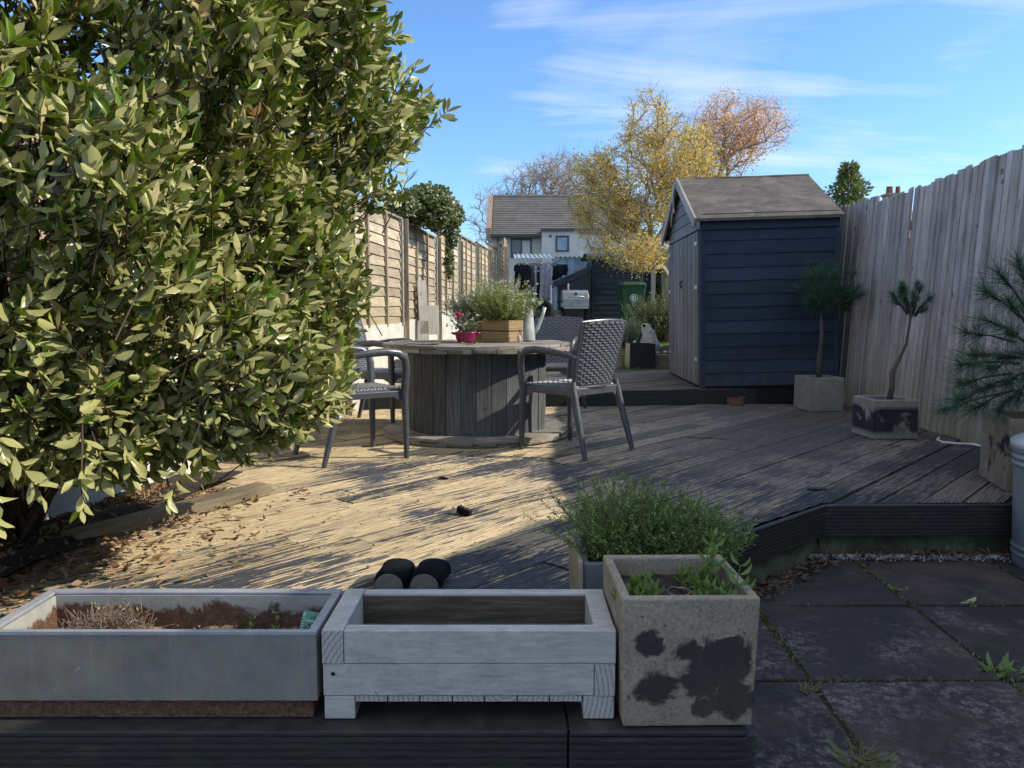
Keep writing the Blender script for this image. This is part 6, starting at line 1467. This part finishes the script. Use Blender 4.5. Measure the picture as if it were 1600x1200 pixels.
# ---- house beyond
HY = 38.0; hx0 = D(767, 400, HY).x; hx1 = D(1000, 400, HY).x; hs_ = thing('white_house', 'pale rendered house with brown tiled roof and dark framed windows beyond the gardens', 'house', (hx0, HY, -.3)); ez = D(780, 369, HY).z + .3; hw = hx1 - hx0; dp = 8.0; rz_ = D(800, 312, HY + 4).z + .3
xstep = D(846, 369, HY).x - hx0
m = MB(); m.bx(0, hw, 0, dp, 0, ez); m.prism([(0, ez), (dp, ez), (dp / 2, rz_ - .1)], (.02, 0, 0), (0, 1, 0), (0, 0, 1), (hw - .04, 0, 0)); m.build('wall', M['render2'], hs_)
m = MB(); m.bx(xstep, hw, -.5, -.002, 0, ez + .22); m.build('projecting_bay', M['render'], hs_)
m = MB(); n = 22
for i in range(n):
    y0 = -.35 + (dp / 2 + .35) * i / n; y1 = -.35 + (dp / 2 + .35) * (i + 1) / n + .05; sl = (rz_ - ez) / (dp / 2); z = lambda y: ez + sl * y + .12
    for k in range(6):
        xa_ = .05 + (hw - .05) * k / 6; xb_ = .05 + (hw - .05) * (k + 1) / 6
        m.add([(xa_, y0, z(y0) + .07), (xb_, y0, z(y0) + .07), (xb_, y1, z(y1) + .02), (xa_, y1, z(y1) + .02), (xa_, y0, z(y0) - .02), (xb_, y0, z(y0) - .02)], [(0, 1, 2, 3), (4, 5, 1, 0)])
m.add([(.02, dp / 2, rz_ + .12), (hw, dp / 2, rz_ + .12), (hw, dp + .3, ez - .1), (.02, dp + .3, ez - .1)], [(0, 1, 2, 3)])
m.tube([(.0, dp / 2, rz_ + .15), (hw, dp / 2, rz_ + .15)], .11, 8)
m.build('roof', M['tiles'], hs_)
m = MB(); m.prism([(-.4, ez - .2), (-.4, ez + .35), (dp / 2, rz_ + .25), (dp + .4, ez + .3), (dp + .4, ez - .2), (dp / 2, rz_ - .4)], (-.22, 0, 0), (0, 1, 0), (0, 0, 1), (.24, 0, 0)); m.build('parapet', M['brick'], hs_)
m = MB(); m.bx(.02, xstep, -.46, -.36, ez - .05, ez + .06); m.bx(xstep - .04, hw, -.62, -.52, ez + .18, ez + .30); m.bx(xstep - .04, hw, -.52, .4, ez + .225, ez + .25); m.tube([(.35, -.42, ez), (.35, -.06, ez - .25), (.35, -.06, 0)], .045, 8); m.build('gutter', M['frame'], hs_)
def window(x0_, x1_, z0_, z1_, y, split, open_=False):
    m = MB(); t_ = .07
    m.bx(x0_, x1_, y - .05, y - .001, z0_, z0_ + t_); m.bx(x0_, x1_, y - .05, y - .001, z1_ - t_, z1_); m.bx(x0_, x0_ + t_, y - .05, y - .001, z0_ + t_, z1_ - t_); m.bx(x1_ - t_, x1_, y - .05, y - .001, z0_ + t_, z1_ - t_)
    if split: xm_ = (x0_ + x1_) / 2; m.bx(xm_ - t_ / 2, xm_ + t_ / 2, y - .05, y - .001, z0_ + t_, z1_ - t_)
    f = m.build('window', M['frame'], hs_)
    m = MB(); m.bx(x0_ + t_, x1_ - t_, y - .02, y - .003, z0_ + t_, z1_ - t_); m.build('pane', M['glass'], f)
    m = MB(); m.bx(x0_ + t_ + (0.45 if split else .02) * (x1_ - x0_), x1_ - t_ - .02, y - .0225, y - .0205, z0_ + t_, z1_ - t_ - .04); m.build('blind', M['lightblue'] if not split else M['render'], f)
P0 = lambda px, py, Y: (D(px, py, Y).x - hx0, D(px, py, Y).z + .3)
a, b = P0(798, 393, HY), P0(831, 373, HY); window(a[0], b[0], a[1] - .3, b[1], 0, True)
a, b = P0(868, 393, HY - .5), P0(889, 368, HY - .5); window(a[0], b[0], a[1], b[1], -.5, False)
a = P0(860, 369, HY - .5); m = MB(); m.lathe([(0, 0), (.07, 0), (.07, .02), (0, .02)], 12); m.xform(Matrix.Translation((a[0], -.5, a[1])) @ Matrix.Rotation(R_(90), 4, 'X')); m.build('vent', M['frame'], hs_)
# ---- chimneys beyond the right fence
q = D(1400, 296, 42); ch = thing('far_roof', 'distant brick chimney stack with pots just above the right board fence', 'chimney', (q.x, 42, 0)); zc = D(1400, 303, 42).z
m = MB(); m.bx(-.55, .35, -.35, .35, 3.0, zc - .12); m.bx(-.62, .42, -.42, .42, zc - .12, zc); m.build('stack', M['brick'], ch)
for x in (-.95, -.4, .1): m = MB(); m.lathe([(.13, 0), (.11, .35), (.13, .38)], 12, (x if x > -.9 else -.3, 0, zc)); m.build('chimney_pot', M['terracotta'], ch)
m = MB(); m.prism([(-4, 4.5), (0, 7.4), (4, 4.5)], (-5, 0, 0), (0, 1, 0), (0, 0, 1), (10, 0, 0)); m.bx(-5, 5, -3.6, 3.6, -.3, 4.5); m.v = [(x, y, min(z, zc - .9) if z > 4.6 else z) for x, y, z in m.v]; m.build('house_body', M['brick'], ch)
# ---- neighbouring building out of frame on the right: its gable shades the near deck
nb = thing('neighbour_house', 'neighbouring brick building beyond the right fence that shades the near deck', 'house', (3.32, 0, -.3))
def edge_z(y): return 2.08 + (3.05 - y) * .445 + .3
m = MB(); m.prism([(3.05, 0), (3.05, edge_z(3.05)), (-3.6, edge_z(-3.6)), (-8, edge_z(-3.6) - 1.6), (-8, 0)], (0, 0, 0), (0, 1, 0), (0, 0, 1), (4.5, 0, 0)); m.build('wall', M['brick'], nb)
# ================================================================== LIGHT, SKY, CAMERA
SUN_EL = R_(33); SUN_AZ = R_(92.8)          # azimuth clockwise from the view direction: to the right and a touch behind
w = bpy.data.worlds.new('World'); scn.world = w; w.use_nodes = True; t = w.node_tree; t.nodes.clear()
N_ = lambda k: t.nodes.new('ShaderNode' + k); lk = t.links.new
out = N_('OutputWorld'); bg = N_('Background'); bg.inputs[1].default_value = .15
sk = N_('TexSky'); sk.sky_type = 'NISHITA'; sk.sun_disc = False; sk.sun_elevation = SUN_EL; sk.sun_rotation = SUN_AZ; sk.air_density = 1.0; sk.dust_density = .6; sk.ozone_density = 2.0
tc = N_('TexCoord'); sp = N_('SeparateXYZ'); lk(tc.outputs['Generated'], sp.inputs[0])
def mth(op, a, b=0.0, c=0.0, clamp=False):
    n = N_('Math'); n.operation = op; n.use_clamp = clamp
    for i, v in enumerate((a, b, c)):
        if isinstance(v, bpy.types.NodeSocket): lk(v, n.inputs[i])
        else: n.inputs[i].default_value = v
    return n.outputs[0]
# clouds live on a flat high layer: direction / height
zc_ = mth('ADD', mth('MAXIMUM', sp.outputs[2], 0.0), .12)
cx = mth('DIVIDE', sp.outputs[0], zc_); cy = mth('DIVIDE', sp.outputs[1], zc_)
cv = N_('CombineXYZ'); lk(cx, cv.inputs[0]); lk(cy, cv.inputs[1])
def cnoise(scale, rot, sc, det, rough, dist, loc=(0, 0, 0)):
    mp = N_('Mapping'); lk(cv.outputs[0], mp.inputs[0]); mp.inputs['Rotation'].default_value = (0, 0, R_(rot)); mp.inputs['Scale'].default_value = sc; mp.inputs['Location'].default_value = loc
    nz = N_('TexNoise'); lk(mp.outputs[0], nz.inputs['Vector']); nz.inputs['Scale'].default_value = scale; nz.inputs['Detail'].default_value = det; nz.inputs['Roughness'].default_value = rough; nz.inputs['Distortion'].default_value = dist
    return nz.outputs[0]
big = cnoise(.75, 20, (1, .8, 1), 4, .55, .6, (2.2, .4, 0)); wis = cnoise(1.3, 62, (.5, 1.9, 1), 9, .62, 1.1, (1.0, 3.0, 0))
cl = mth('ADD', mth('MULTIPLY', big, .75), mth('MULTIPLY', wis, .75))
zen_fill = N_('MapRange'); zen_fill.interpolation_type = 'SMOOTHSTEP'; lk(sp.outputs[2], zen_fill.inputs[0]); zen_fill.inputs[1].default_value = .44; zen_fill.inputs[2].default_value = .80      # unseen bright cloud above the view, added to lift the fill in shade
rear_fill = N_('MapRange'); rear_fill.interpolation_type = 'SMOOTHSTEP'; lk(mth('MULTIPLY', sp.outputs[1], -1.0), rear_fill.inputs[0]); rear_fill.inputs[1].default_value = .05; rear_fill.inputs[2].default_value = .6   # more unseen cloud behind the camera, added for the same fill light
# thin wisps gathered in a few places of the northern sky
fy = mth('MAXIMUM', sp.outputs[1], .05); az = mth('DIVIDE', sp.outputs[0], fy); el = mth('DIVIDE', sp.outputs[2], fy); wz = None
for a0, e0, ra, re, k in ((.20, .30, .24, .075, 1.0), (.02, .385, .07, .035, .9), (.42, .205, .30, .050, .75), (.70, .235, .14, .03, .8), (.02, .225, .10, .05, .5), (.62, .34, .22, .05, .35), (-.3, .5, .4, .1, .6)):
    d2 = mth('ADD', mth('POWER', mth('ABSOLUTE', mth('MULTIPLY', mth('SUBTRACT', az, a0), 1 / ra)), 2.0), mth('POWER', mth('ABSOLUTE', mth('MULTIPLY', mth('SUBTRACT', el, e0), 1 / re)), 2.0))
    g = mth('MULTIPLY', mth('DIVIDE', 1.0, mth('ADD', 1.0, mth('POWER', d2, 1.5))), k); wz = g if wz is None else mth('MAXIMUM', wz, g)
cl = mth('ADD', mth('MULTIPLY', cl, .80), mth('MULTIPLY', wz, .235))
cl = mth('ADD', cl, mth('ADD', mth('MULTIPLY', zen_fill.outputs[0], .275), mth('MULTIPLY', rear_fill.outputs[0], .16)))
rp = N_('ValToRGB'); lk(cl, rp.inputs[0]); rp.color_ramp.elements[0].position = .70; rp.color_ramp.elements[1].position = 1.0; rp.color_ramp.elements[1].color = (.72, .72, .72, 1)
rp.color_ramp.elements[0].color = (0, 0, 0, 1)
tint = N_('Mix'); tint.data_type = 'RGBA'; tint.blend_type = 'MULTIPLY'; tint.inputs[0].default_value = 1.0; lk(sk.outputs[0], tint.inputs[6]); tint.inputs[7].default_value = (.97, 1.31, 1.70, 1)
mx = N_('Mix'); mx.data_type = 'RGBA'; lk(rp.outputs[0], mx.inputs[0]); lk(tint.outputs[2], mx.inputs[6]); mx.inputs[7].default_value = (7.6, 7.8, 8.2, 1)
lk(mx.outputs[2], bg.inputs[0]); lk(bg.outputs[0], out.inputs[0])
ld = bpy.data.lights.new('sun', 'SUN'); ld.energy = 5.0; ld.angle = R_(.5); ld.color = (1.0, .92, .77)
lo = bpy.data.objects.new('sun', ld); col.objects.link(lo)
dv = Vector((math.sin(SUN_AZ) * math.cos(SUN_EL), math.cos(SUN_AZ) * math.cos(SUN_EL), math.sin(SUN_EL))); lo.rotation_euler = dv.to_track_quat('Z', 'Y').to_euler(); lo.location = (6, -2, 8)
cd = bpy.data.cameras.new('camera'); cd.sensor_width = 36; cd.lens = 27; cd.clip_start = .05; cd.clip_end = 3000
co = bpy.data.objects.new('camera', cd); col.objects.link(co); co.location = (0, 0, EYE); co.rotation_euler = (R_(90) - PITCH, 0, 0); scn.camera = co
scn.view_settings.view_transform = 'Standard'; scn.view_settings.look = 'None'; scn.view_settings.exposure = 0; scn.view_settings.gamma = 1
scn.render.resolution_x = 1024; scn.render.resolution_y = 768
scn.cycles.max_bounces = 8; scn.cycles.diffuse_bounces = 4; scn.cycles.glossy_bounces = 3; scn.cycles.transmission_bounces = 4
scn.cycles.sample_clamp_indirect = 6
